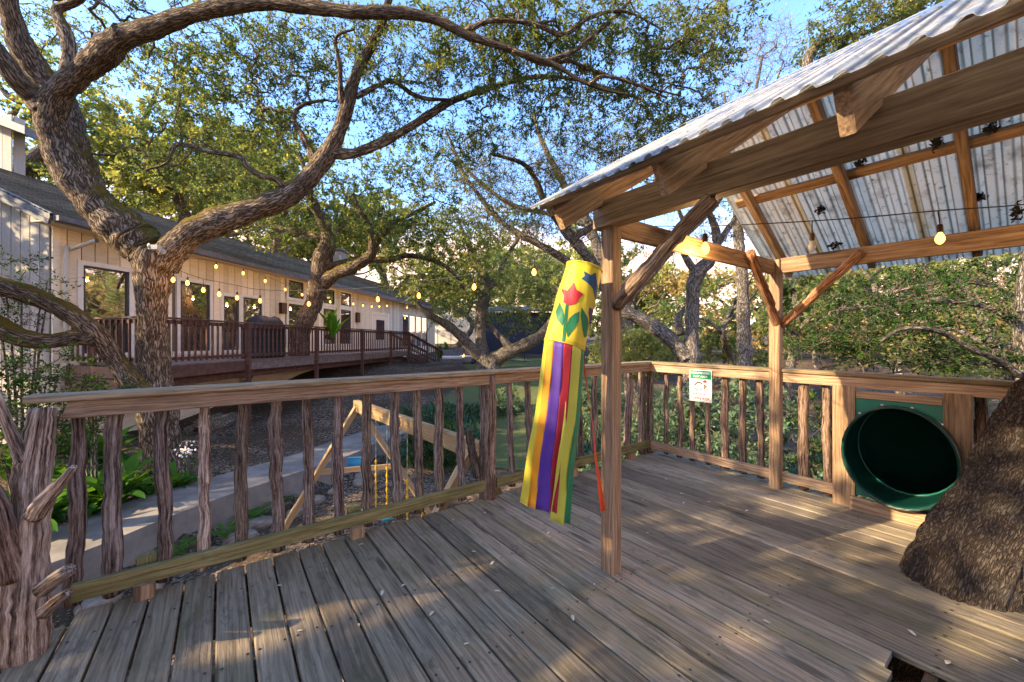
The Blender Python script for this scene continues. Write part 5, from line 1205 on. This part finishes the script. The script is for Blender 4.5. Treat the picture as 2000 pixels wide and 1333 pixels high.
# --- unseen oaks added left of and behind the camera to shade deck and gable
def shade_oak(x, y, h, r, n, seed, label, lfs=(.13, .075)):
    g = np.random.default_rng(seed); z0 = terr(x, y)-.2; lean = g.normal(size=2)*.6
    tr = smooth_path([(x, y, z0, .36), (x+.1, y+.1, z0+1.4, .30), (x+lean[0]*.5, y+lean[1]*.5, z0+h*.45, .26), (x+lean[0], y+lean[1], z0+h*.75, .15), (x+lean[0]*1.2, y+lean[1]*1.2, z0+h*.95, .05)], .3); L = [tr]
    for k in range(5):
        a = k*1.26+g.uniform(-.3, .3); s = tr[len(tr)*(2+k % 2)//5]; L.append(smooth_path([(*s[:3], .14), (s[0]+math.cos(a)*r*.4, s[1]+math.sin(a)*r*.4, s[2]+h*.18, .10), (s[0]+math.cos(a)*r*.8, s[1]+math.sin(a)*r*.8, s[2]+h*.22, .05)], .3))
    ex = np.vstack([pts_blob((x+math.cos(k*1.05)*r*.55, y+math.sin(k*1.05)*r*.55, z0+h*g.uniform(.55, .8)), (r*.55, r*.55, h*.2), n//7, g) for k in (0, 1, 2.4, 4, 5)]+[pts_blob((x, y, z0+h*.85), (r*.6, r*.6, h*.16), n//7, g)])
    return oak('live_oak', [], None, label, seed, 'oak2', 'leaf_oak', 10, 4, .6, 9, lfs, .2, .45, .25, limbs3=L, extra=ex)
shade_oak(-8.2, -.9, 8.0, 4.0, 520, 301, 'unseen oak left of the camera, added to shade the deck', (.17, .10)); shade_oak(-5.2, -5.6, 8.0, 4.0, 420, 302, 'unseen oak behind the camera on the left, added to shade the deck', (.17, .10))
shade_oak(-14.0, -4.6, 10., 4.6, 420, 303, 'farther unseen oak behind the camera, added for shade', (.2, .12)); shade_oak(-17.2, 6.2, 9.8, 4.4, 560, 304, 'unseen oak beside the house end, added to shade the gable', (.2, .12))

shade_oak(-9.8, 1.5, 8.0, 2.7, 280, 305, 'narrow unseen oak left of the deck, added to shade it', (.17, .10))
# --- background trees
def far_oak(px, d, top_py, w_px, seed, label, leaf='leaf_far', base_py=None, n=170, lf=None, lean=0, n_lf=13, bare=0., var=(0, 1), low=.35):
    g = np.random.default_rng(seed); x = (px-1000)/F*d; z0 = terr(x, d)-.2; zt = CH-(top_py-666.5)*d/F; h = zt-z0; r = w_px/2*d/F; R0 = max(.12, h*.03)
    tr = smooth_path([(x, d, z0, R0), (x+g.normal()*.15*r, d, z0+h*.25, R0*.75), (x+g.normal()*.2*r, d+g.normal()*.2*r, z0+h*.5, R0*.6), (x+g.normal()*.25*r, d, z0+h*.75, R0*.35), (x+g.normal()*.2*r, d, z0+h*.93, R0*.1)], .4); L = [tr]
    for k in range(6):
        a = k*1.05+g.uniform(-.4, .4); s = tr[int(len(tr)*g.uniform(.3, .7))]; q = g.uniform(.6, .95)*r
        L.append(smooth_path([(*s[:3], R0*.45), (s[0]+math.cos(a)*q*.35, s[1]+math.sin(a)*q*.35, s[2]+h*.10, R0*.32), (s[0]+math.cos(a)*q*.7, s[1]+math.sin(a)*q*.7, s[2]+h*.12, R0*.22), (s[0]+math.cos(a)*q, s[1]+math.sin(a)*q, s[2]+h*.22, R0*.08)], .4))
    ex = []
    for k in range(9):
        a = g.uniform(0, 6.28); q = g.uniform(.2, .8)*r; zc = z0+h*g.uniform(low+.12, .86); ex.append(pts_blob((x+math.cos(a)*q, d+math.sin(a)*q*.8, zc), (r*.42, r*.42, h*.13), n//9, g))
    lf = lf or (.0088*d, .0050*d)
    return oak('background_tree', [], None, label, seed, 'oak2', leaf, 8, 5, .030*d, n_lf, lf, .2, .5, .3, limbs3=L, extra=np.vstack(ex), group='trees beyond the yard', bare=bare, var=var)
far_oak(330, 19, 120, 380, 401, 'yellow green oak crown behind the house roof, left of the middle', n=520, var=(.25, 1), low=.4)
far_oak(130, 17, 60, 300, 402, 'oak rising behind the roof beside the upper storey', n=360, var=(.1, .9), low=.4)
far_oak(520, 24, 190, 330, 403, 'green oak behind the roof right of the big oak fork', n=460, low=.35)
far_oak(760, 34, 350, 260, 404, 'oak behind the house roof end', n=200)
far_oak(1080, 30, 430, 300, 405, 'rounded oak behind the windsock', n=190)
far_oak(890, 40, 480, 260, 406, 'small far oak behind the yard oak', n=180)
far_oak(1270, 24, 545, 220, 407, 'bushy green tree right of the near post', n=170, low=.12, var=(0, .8))
far_oak(1440, 20, 520, 240, 408, 'bushy green tree left of the far post', n=170, low=.1, var=(0, .8))
far_oak(1600, 28, 480, 300, 409, 'sunlit thin tree behind the far post', 'leaf_dry', n=260, low=.08, n_lf=7, bare=.3)
far_oak(1450, 34, 520, 300, 410, 'golden half bare tree on the far slope', 'leaf_dry', n=220, low=.05, n_lf=8)
far_oak(1300, 40, 500, 260, 411, 'golden tree far behind the slim oak', 'leaf_dry', n=180, low=.05, n_lf=9)
far_oak(1780, 16, 470, 360, 412, 'green tree behind the evergreen on the right', n=150, low=.15, var=(.1, 1))
far_oak(1960, 13, 440, 320, 413, 'green tree at the right edge behind the slide', n=120, low=.15, var=(0, .9))
far_oak(1880, 24, 470, 420, 414, 'pale tree on the far right slope', 'leaf_dry', n=300, low=.05, n_lf=8)
far_oak(1700, 34, 455, 360, 420, 'wide pale tree behind the evergreen sprays', 'leaf_far', n=460, low=.05, var=(.3, 1))
far_oak(1960, 32, 450, 360, 421, 'yellow green tree far behind the slide', 'leaf_far', n=440, low=.05, var=(.3, 1))
far_oak(1180, 42, 470, 300, 422, 'far golden green tree behind the near post', 'leaf_far', n=240, low=.05, var=(.4, 1))
far_oak(1530, 18, 440, 230, 423, 'leafy green tree straight behind the far post', 'leaf_far', n=210, low=.05, var=(0, .9))
far_oak(1560, 44, 470, 340, 425, 'hazy wide tree at the back of the far slope', 'leaf_far', n=300, low=.02, var=(.3, 1))
far_oak(1010, 48, 470, 240, 415, 'distant oak behind the dark shed', n=150)
far_oak(420, 30, 300, 420, 418, 'wide oak crown just above the roof ridge', n=380, low=.4)
far_oak(640, 28, 330, 300, 419, 'oak crown above the roof behind the deck tree', n=300, low=.4)
far_oak(640, 44, 420, 300, 416, 'distant oak over the roof ridge', n=150)
far_oak(-60, 26, 90, 420, 417, 'tall oak behind the upper storey', n=200, low=.4)
L8 = [[(1235, 800, 15.5, 34), (1232, 700, 15.5, 30), (1215, 600, 15.5, 27), (1180, 520, 15.5, 24), (1150, 440, 15.5, 20), (1100, 360, 15.5, 15), (1060, 280, 15.5, 10), (1040, 220, 15.5, 6)], [(1180, 520, 15.5, 16), (1220, 440, 15.3, 14), (1270, 380, 15.1, 11), (1300, 300, 15, 8), (1340, 230, 15, 5)], [(1150, 440, 15.5, 13), (1080, 420, 15.8, 11), (1000, 400, 16, 9), (930, 350, 16, 7), (880, 290, 16, 5)], [(1215, 600, 15.5, 14), (1270, 540, 16, 12), (1330, 470, 16, 10), (1400, 400, 16, 7), (1440, 320, 16, 5)]]
oak('live_oak', L8, [(1000, 330, 15.5, 150, 90, 1.6, 130), (1160, 280, 15.3, 150, 100, 1.6, 140), (1300, 300, 15.5, 140, 110, 1.6, 130), (1080, 430, 16, 160, 60, 1.4, 90), (1380, 420, 16, 100, 70, 1.4, 70), (900, 380, 16, 110, 80, 1.4, 80)], 'thin grey half bare oak behind the near shelter post', 91, 'oak2', 'leaf_far', 10, 5, .6, 3, (.085, .045), .24, .32, .15, bare=.6, var=(.2, 1))
# --- bushes by the rails
def bush(name, px, py, d, rx, ry, n, leaf, seed, label, lf, n_lf=9, var=(0, 1), tw=.22, cat='shrub', flat=.2):
    g = np.random.default_rng(seed); c = P(px, py, d); zg = terr(c.x, c.y); L = []
    for k in range(5):
        a = k*1.26; L.append(smooth_path([(c.x+math.cos(a)*.06, c.y+math.sin(a)*.06, zg-.05, .022), (c.x+math.cos(a)*rx*.3, c.y+math.sin(a)*rx*.3, zg+(c.z-zg)*.6, .016), (c.x+math.cos(a)*rx*.55, c.y+math.sin(a)*rx*.55, c.z, .009)], .12))
    ex = pts_blob(c, (rx, rx*.8, ry), n, g)
    return oak(name, [], None, label, seed, 'oak2', leaf, 6, 4, tw, n_lf, lf, .2, .15, .12, limbs3=L, extra=ex, var=var, cat=cat, flat=flat)
bush('leafy_shrub', 60, 800, 5.2, .75, .9, 230, 'leaf_dark', 501, 'dense dark shrub in front of the grey wall at the left', (.045, .024), 9, flat=.5)
bush('leafy_shrub', 45, 560, 6.4, .55, .9, 45, 'leaf_dark', 502, 'thin climbing shrub against the grey siding', (.045, .024), 7, tw=.3)
bush('leafy_shrub', 190, 770, 6.2, .5, .3, 70, 'leaf_dark', 503, 'light leafy shrub under the low oak limb', (.045, .022), 7, flat=.6)
bush('leafy_shrub', 1245, 690, 13, 1.6, .8, 190, 'leaf_far', 504, 'sunlit yellow green bush right of the near post', (.11, .07), 10, (.45, 1), .3)
bush('leafy_shrub', 1420, 830, 7.0, 1.3, .9, 220, 'leaf_blue', 505, 'blue green bush behind the sticks under the sign', (.085, .034), 10)
bush('leafy_shrub', 1310, 850, 7.6, 1.0, .8, 150, 'leaf_blue', 506, 'blue green bush behind the railing corner', (.085, .034), 10)
bush('leafy_shrub', 1640, 860, 6.0, .9, .8, 150, 'leaf_dark', 507, 'green bush behind the sticks beside the slide', (.06, .03), 8)
bush('leafy_shrub', 850, 870, 9.5, .8, .5, 120, 'leaf_dark', 508, 'dark bush behind the swing beam', (.07, .04), 9)
bush('leafy_shrub', 985, 790, 13.5, .7, .5, 80, 'leaf_blue', 509, 'clump of strap leaves at the lawn edge', (.16, .03), 9)
bush('leafy_shrub', 790, 830, 12.5, 1.2, .6, 130, 'leaf_blue', 510, 'low green bush beyond the swing set', (.10, .04), 9)
bush('leafy_shrub', 1180, 790, 11, 1.0, .5, 110, 'leaf_blue', 511, 'low bush behind the orange tail', (.09, .04), 9)
bush('leafy_shrub', 1960, 880, 4.8, .7, .5, 110, 'leaf_dark', 512, 'bright green bush behind the slide trunk', (.05, .026), 8)
for i, (px, py) in enumerate(((440, 1048), (345, 1085), (545, 985), (625, 945), (640, 920), (500, 1010))):
    p = GP(px, py, -1.62); g = np.random.default_rng(600+i); A = Acc(); V = []; Q = []
    for k in range(13):
        a = k*.5+g.uniform(-.2, .2); d_ = np.array((math.cos(a), math.sin(a), .9)); L = g.uniform(.25, .42); sd = np.array((-d_[1], d_[0], 0))
        for j in range(14):
            t = j/14; c = np.array(p)+d_*L*t-np.array((0, 0, .7*L*t*t)); w_ = .055*math.sin(math.pi*min(1, t*.85+.15))
            for s in (-1, 1): b = len(V); V += [c-d_*.008, c+d_*.008, c+sd*s*w_+d_*.02-np.array((0, 0, .01))]; Q.append((b, b+1, b+2))
    tag(mkn('fern', V, Q, M['leaf_big'], None, {'var': ('FLOAT', g.uniform(.5, 1, len(V)))}, False), ('fern behind the fifth stick by the path wall', 'fern nearest the deck corner below the path', 'fern between the swing leg and the path', 'fern at the top of the stone row', 'fern beside the far swing leg', 'fern in the middle of the stone row')[i], 'fern')

# ------------------------------------------------------------------ ground cover and lawn blades, nobody could count them
def scatter(name, label, cat, n, fx, leaf, L, wd, mat_var=(0, 1), seed=1, lean=.6):
    g = np.random.default_rng(seed); xy = fx(g, n); z = np.array([terr(a, b) for a, b in xy]); p = np.column_stack([xy, z])
    a = g.uniform(0, 6.28, n); d = np.column_stack([np.cos(a), np.sin(a), np.full(n, 1/lean)]); d = unit(d); sd = np.column_stack([-np.sin(a), np.cos(a), np.zeros(n)]); l = L*g.uniform(.5, 1.2, (n, 1)); w_ = wd*g.uniform(.6, 1.2, (n, 1))
    dn = np.array((0, 0, 1.))*l*.35
    V = np.stack([p-sd*w_*.3, p+sd*w_*.3, p+d*l*.6+sd*w_*.5, p+d*l*.6-sd*w_*.5, p+d*l*1.1-dn+sd*w_*.1+d*l*.15], 1).reshape(-1, 3)
    b = (np.arange(n)*5)[:, None]; Q = np.vstack([b+np.array([[0, 1, 2, 3]]), b+np.array([[3, 2, 4, 4]])])
    tag(mkn(name, V, Q, M[leaf], None, {'var': ('FLOAT', np.repeat(g.uniform(*mat_var, n), 5))}, False), label, cat, kind='stuff')
def reg(x0, x1, y0, y1): return lambda g, n: np.column_stack([g.uniform(x0, x1, n), g.uniform(y0, y1, n)])
scatter('ground_cover', 'blue green ground cover behind the right railing', 'ground cover', 15000, reg(1.6, 11, 4.6, 13), 'leaf_blue', .26, .05, seed=3)
scatter('grass', 'short green lawn blades beyond the middle railing', 'grass', 18000, reg(-2, 6, 9.3, 18), 'leaf_far', .06, .012, (.2, .8), 4)
scatter('leaf_litter', 'dry leaf litter under the house deck and oaks', 'leaf litter', 14000, lambda g, n: np.column_stack([g.uniform(-9, 1, n), g.uniform(3.2, 14, n)]), 'leaf_dry', .035, .03, (0, .9), 6, 6.)
scatter('border_plants', 'low mixed plants beyond the swing set', 'ground cover', 5000, reg(-3, -.6, 9.5, 14), 'leaf_blue', .30, .045, (0, .8), 8)

# ------------------------------------------------------------------ beyond the yard: shed, fence, neighbour, patio things
sh = thing('dark_shed', P(1000, 720, 34), 'dark blue shed behind the yard oak', 'shed')
c = P(1005, 690, 34); c.z = terr(c.x, c.y)
for i in range(13): z = c.z+.14*2*i; board('wall_board', (c.x-2.6, c.y, z+.13), (c.x+3.2, c.y, z+.13), .05, .26, M['shed'], sh)
board('back_wall', (c.x-2.58, c.y+.06, c.z+1.8), (c.x+3.18, c.y+.06, c.z+1.8), .05, 3.6, M['shed'], sh)
board('side_wall', (c.x-2.6, c.y+.1, c.z+1.7), (c.x-2.6, c.y+3, c.z+1.7), .05, 3.5, M['shed'], sh)
V = [Vector((c.x+a, c.y+b, c.z+h)) for a, b, h in ((-2.9, -.4, 3.65), (3.5, -.4, 3.65), (3.5, 3.4, 4.3), (-2.9, 3.4, 4.3))]; V += [v+Zv*.12 for v in V]; mk('roof', V, [(0, 1, 2, 3), (7, 6, 5, 4), (0, 4, 5, 1), (1, 5, 6, 2), (2, 6, 7, 3), (3, 7, 4, 0)], M['fascia'], sh)
nb = thing('neighbour_house', P(930, 640, 52), 'pale house glimpsed through the far trees', 'house')
c = P(930, 640, 52); z0 = terr(c.x, c.y); box('wall', (c.x-9, c.y, z0), (c.x+5, c.y+6, z0+7), M['siding'], nb, (1.1, 1.1, 1.1))
V = [(c.x-9.6, c.y-.6, z0+6.9), (c.x+5.6, c.y-.6, z0+6.9), (c.x+5.6, c.y+3, z0+9), (c.x-9.6, c.y+3, z0+9)]; mk('roof', V, [(0, 1, 2, 3)], M['shingle'], nb)
for i in range(3): box('window', (c.x-7+i*4, c.y-.05, z0+3.6), (c.x-5.6+i*4, c.y-.02, z0+5.2), M['glass'], nb)
def iron_fence(a, b, label, n, h=1.3):
    t = thing('iron_fence', a, label, 'fence'); L = (b-a).length
    for z in (.12, h-.08): board('rail', a+Zv*z, b+Zv*z, .03, .035, M['iron'], t)
    for i in range(n):
        p = a.lerp(b, i/(n-1)); r = .05 if i % 12 == 0 else .016; board('bar', p, p+Zv*(h+.04*(i % 12 == 0)), r, r, M['iron'], t, up=Vector((0, 1, 0)), c=.002)
def gnd(px, d): x = (px-1000)/F*d; return gz(x, d)
iron_fence(gnd(985, 26), gnd(1185, 26), 'black iron fence across the lawn behind the windsock', 62)
iron_fence(gnd(855, 36), gnd(985, 32), 'black iron fence beyond the patio stairs', 56, 1.8)
pt = thing('fire_pit', gnd(903, 24), 'round fire pit with a small flame on the patio', 'fire pit')
c = gnd(903, 24); V, Q, B = tube_np([tuple(c), tuple(c+Zv*.45)], [.55, .55], 18, True); mkn('bowl', V, Q, M['concrete'], pt)
V, Q, B = tube_np([tuple(c+Zv*.46), tuple(c+Zv*.56), tuple(c+Zv*.68), tuple(c+Zv*.8)], [.10, .13, .07, .01], 8); mkn('flame', V, Q, M['bulb_far'], pt)
for i, (px, d, lab) in enumerate(((884, 23.2, 'grey patio sofa right of the stairs'), (925, 25, 'grey patio seat behind the fire pit'))):
    t = thing('patio_sofa', gnd(px, d), lab, 'sofa'); c = gnd(px, d)
    box('base', c+Vector((-.6, -.35, .05)), c+Vector((.6, .35, .32)), M['fascia'], t); box('cushion', c+Vector((-.55, -.33, .325)), c+Vector((.55, .25, .5)), M['s_white'], t, c=.04); box('back_cushion', c+Vector((-.6, .2, .505)), c+Vector((.6, .4, .85)), M['fascia'], t, c=.04)

# ------------------------------------------------------------------ string lights
def bulb_profile(sc):
    return [(.0, .010), (.012, .016), (.03, .026), (.05, .031), (.068, .030), (.085, .022), (.097, .010), (.10, .001)], [(-.07, .008), (-.066, .016), (-.05, .019), (-.01, .020), (.0, .016)]
def lathe(prof, n, mat, name):
    V = []; Fc = []
    for z, r in prof: V += [(r*math.cos(a), r*math.sin(a), -z) for a in np.linspace(0, 2*math.pi, n, endpoint=False)]
    for j in range(len(prof)-1):
        for i in range(n): Fc.append((j*n+i, (j+1)*n+i, (j+1)*n+(i+1) % n, j*n+(i+1) % n))
    me = bpy.data.meshes.new(name); me.from_pydata(V, [], Fc); me.polygons.foreach_set('use_smooth', [True]*len(Fc)); me.materials.append(mat); return me
pb_, ps_ = bulb_profile(1); ME_B = lathe(pb_, 14, M['bulb'], 'bulb'); ME_O = lathe(pb_, 14, M['bulb_off'], 'bulb'); ME_S = lathe(ps_, 12, M['socket'], 'socket'); ME_F = lathe(pb_, 8, M['bulb_far'], 'bulb')
def strand(label, pts, bulbs, s=1., far=False, sag=.0, wr=.004, lamp=None):
    """pts: (px, py, d) along the cable; bulbs: (px, py, d, lit) with py at the middle of the glass"""
    t = thing('string_lights', P(*pts[0]), label, 'string lights')
    c = smooth_path([(*P(*p), wr) for p in pts], .1 if not far else .25); V, Q, B = tube_np(c[:, :3], c[:, 3], 6); mkn('cable', V, Q, M['wire'], t)
    for px, py, d, lit in bulbs:
        p = P(px, py, d)+Zv*.05*s; Mx = Matrix.Translation(p) @ Matrix.Scale(s, 4); so_ = inst('socket', ME_S, t, Mx)
        inst('bulb', (ME_F if far else ME_B) if lit else ME_O, so_, Mx)
        q = c[np.argmin((c[:, 0]-p.x)**2+(c[:, 1]-p.y)**2)]; 
        if q[2] > p.z+.08*s: V, Q, B = tube_np([(p.x, p.y, p.z+.065*s), (q[0], q[1], q[2])], [wr*.9]*2, 5); mkn('drop_wire', V, Q, M['wire'], t)
        if lit and lamp:
            L_ = bpy.data.lights.new('bulb_light', 'POINT'); L_.energy = lamp; L_.color = (1, .55, .2); L_.shadow_soft_size = .03*s; lo = bpy.data.objects.new('bulb_light', L_); put(lo, so_, Matrix.Translation(P(px, py, d)+Zv*-.09*s))
strand('string lights under the shelter roof with one bulb unlit', [(1260, 442, 3.1), (1378, 442, 3.0), (1480, 438, 2.8), (1586, 432, 2.65), (1700, 424, 2.5), (1832, 412, 2.4), (2000, 400, 2.3), (2150, 380, 2.2)], [(1586, 481, 2.65, 0), (1836, 466, 2.4, 1), (2100, 440, 2.2, 1)], .72, lamp=.6)
strand('short cable with a lit bulb against the side beam', [(1377, 455, du(1377, 1.50)), (1377, 470, du(1377, 1.50))], [(1377, 486, du(1377, 1.46), 1)], .9, lamp=5.)
YB = [(1043, 532, 5.0), (926, 561, 5.6), (818, 578, 6.2), (738, 585, 6.8), (603, 594, 7.4), (508, 588, 7.6), (463, 582, 7.4), (428, 575, 7.2), (397, 567, 7.0), (366, 553, 6.9), (338, 547, 6.8)]
strand('near string lights from the shelter post across the yard to the big oak', [(1172, 460, 2.45), (1110, 485, 3.8), (1043, 503, 5.0), (926, 535, 5.6), (818, 550, 6.2), (738, 561, 6.8), (603, 568, 7.4), (508, 566, 7.6), (463, 558, 7.4), (428, 551, 7.2), (397, 545, 7.0), (366, 535, 6.9), (340, 525, 6.8)], [(a, b, d, 1) for a, b, d in YB], .9, lamp=.7)
HB = [(422, 521, 10.2), (475, 534, 11), (518, 549, 12), (557, 566, 13), (590, 576, 14), (645, 590, 15.5), (690, 594, 17), (709, 597, 18), (726, 599, 19), (741, 599, 20), (756, 598, 21), (795, 601, 23), (791, 622, 24)]
strand('far string lights along the house wall', [(330, 500, 9.5)]+[(a, b-10, d) for a, b, d in HB[:-1]], [(a, b, d, 1) for a, b, d in HB], 1.0, True, lamp=2.)
print('leaves', NLEAF, 'tris', sum(len(o.data.polygons) for o in bpy.data.objects if o.type == 'MESH'))
bpy.context.view_layer.update()
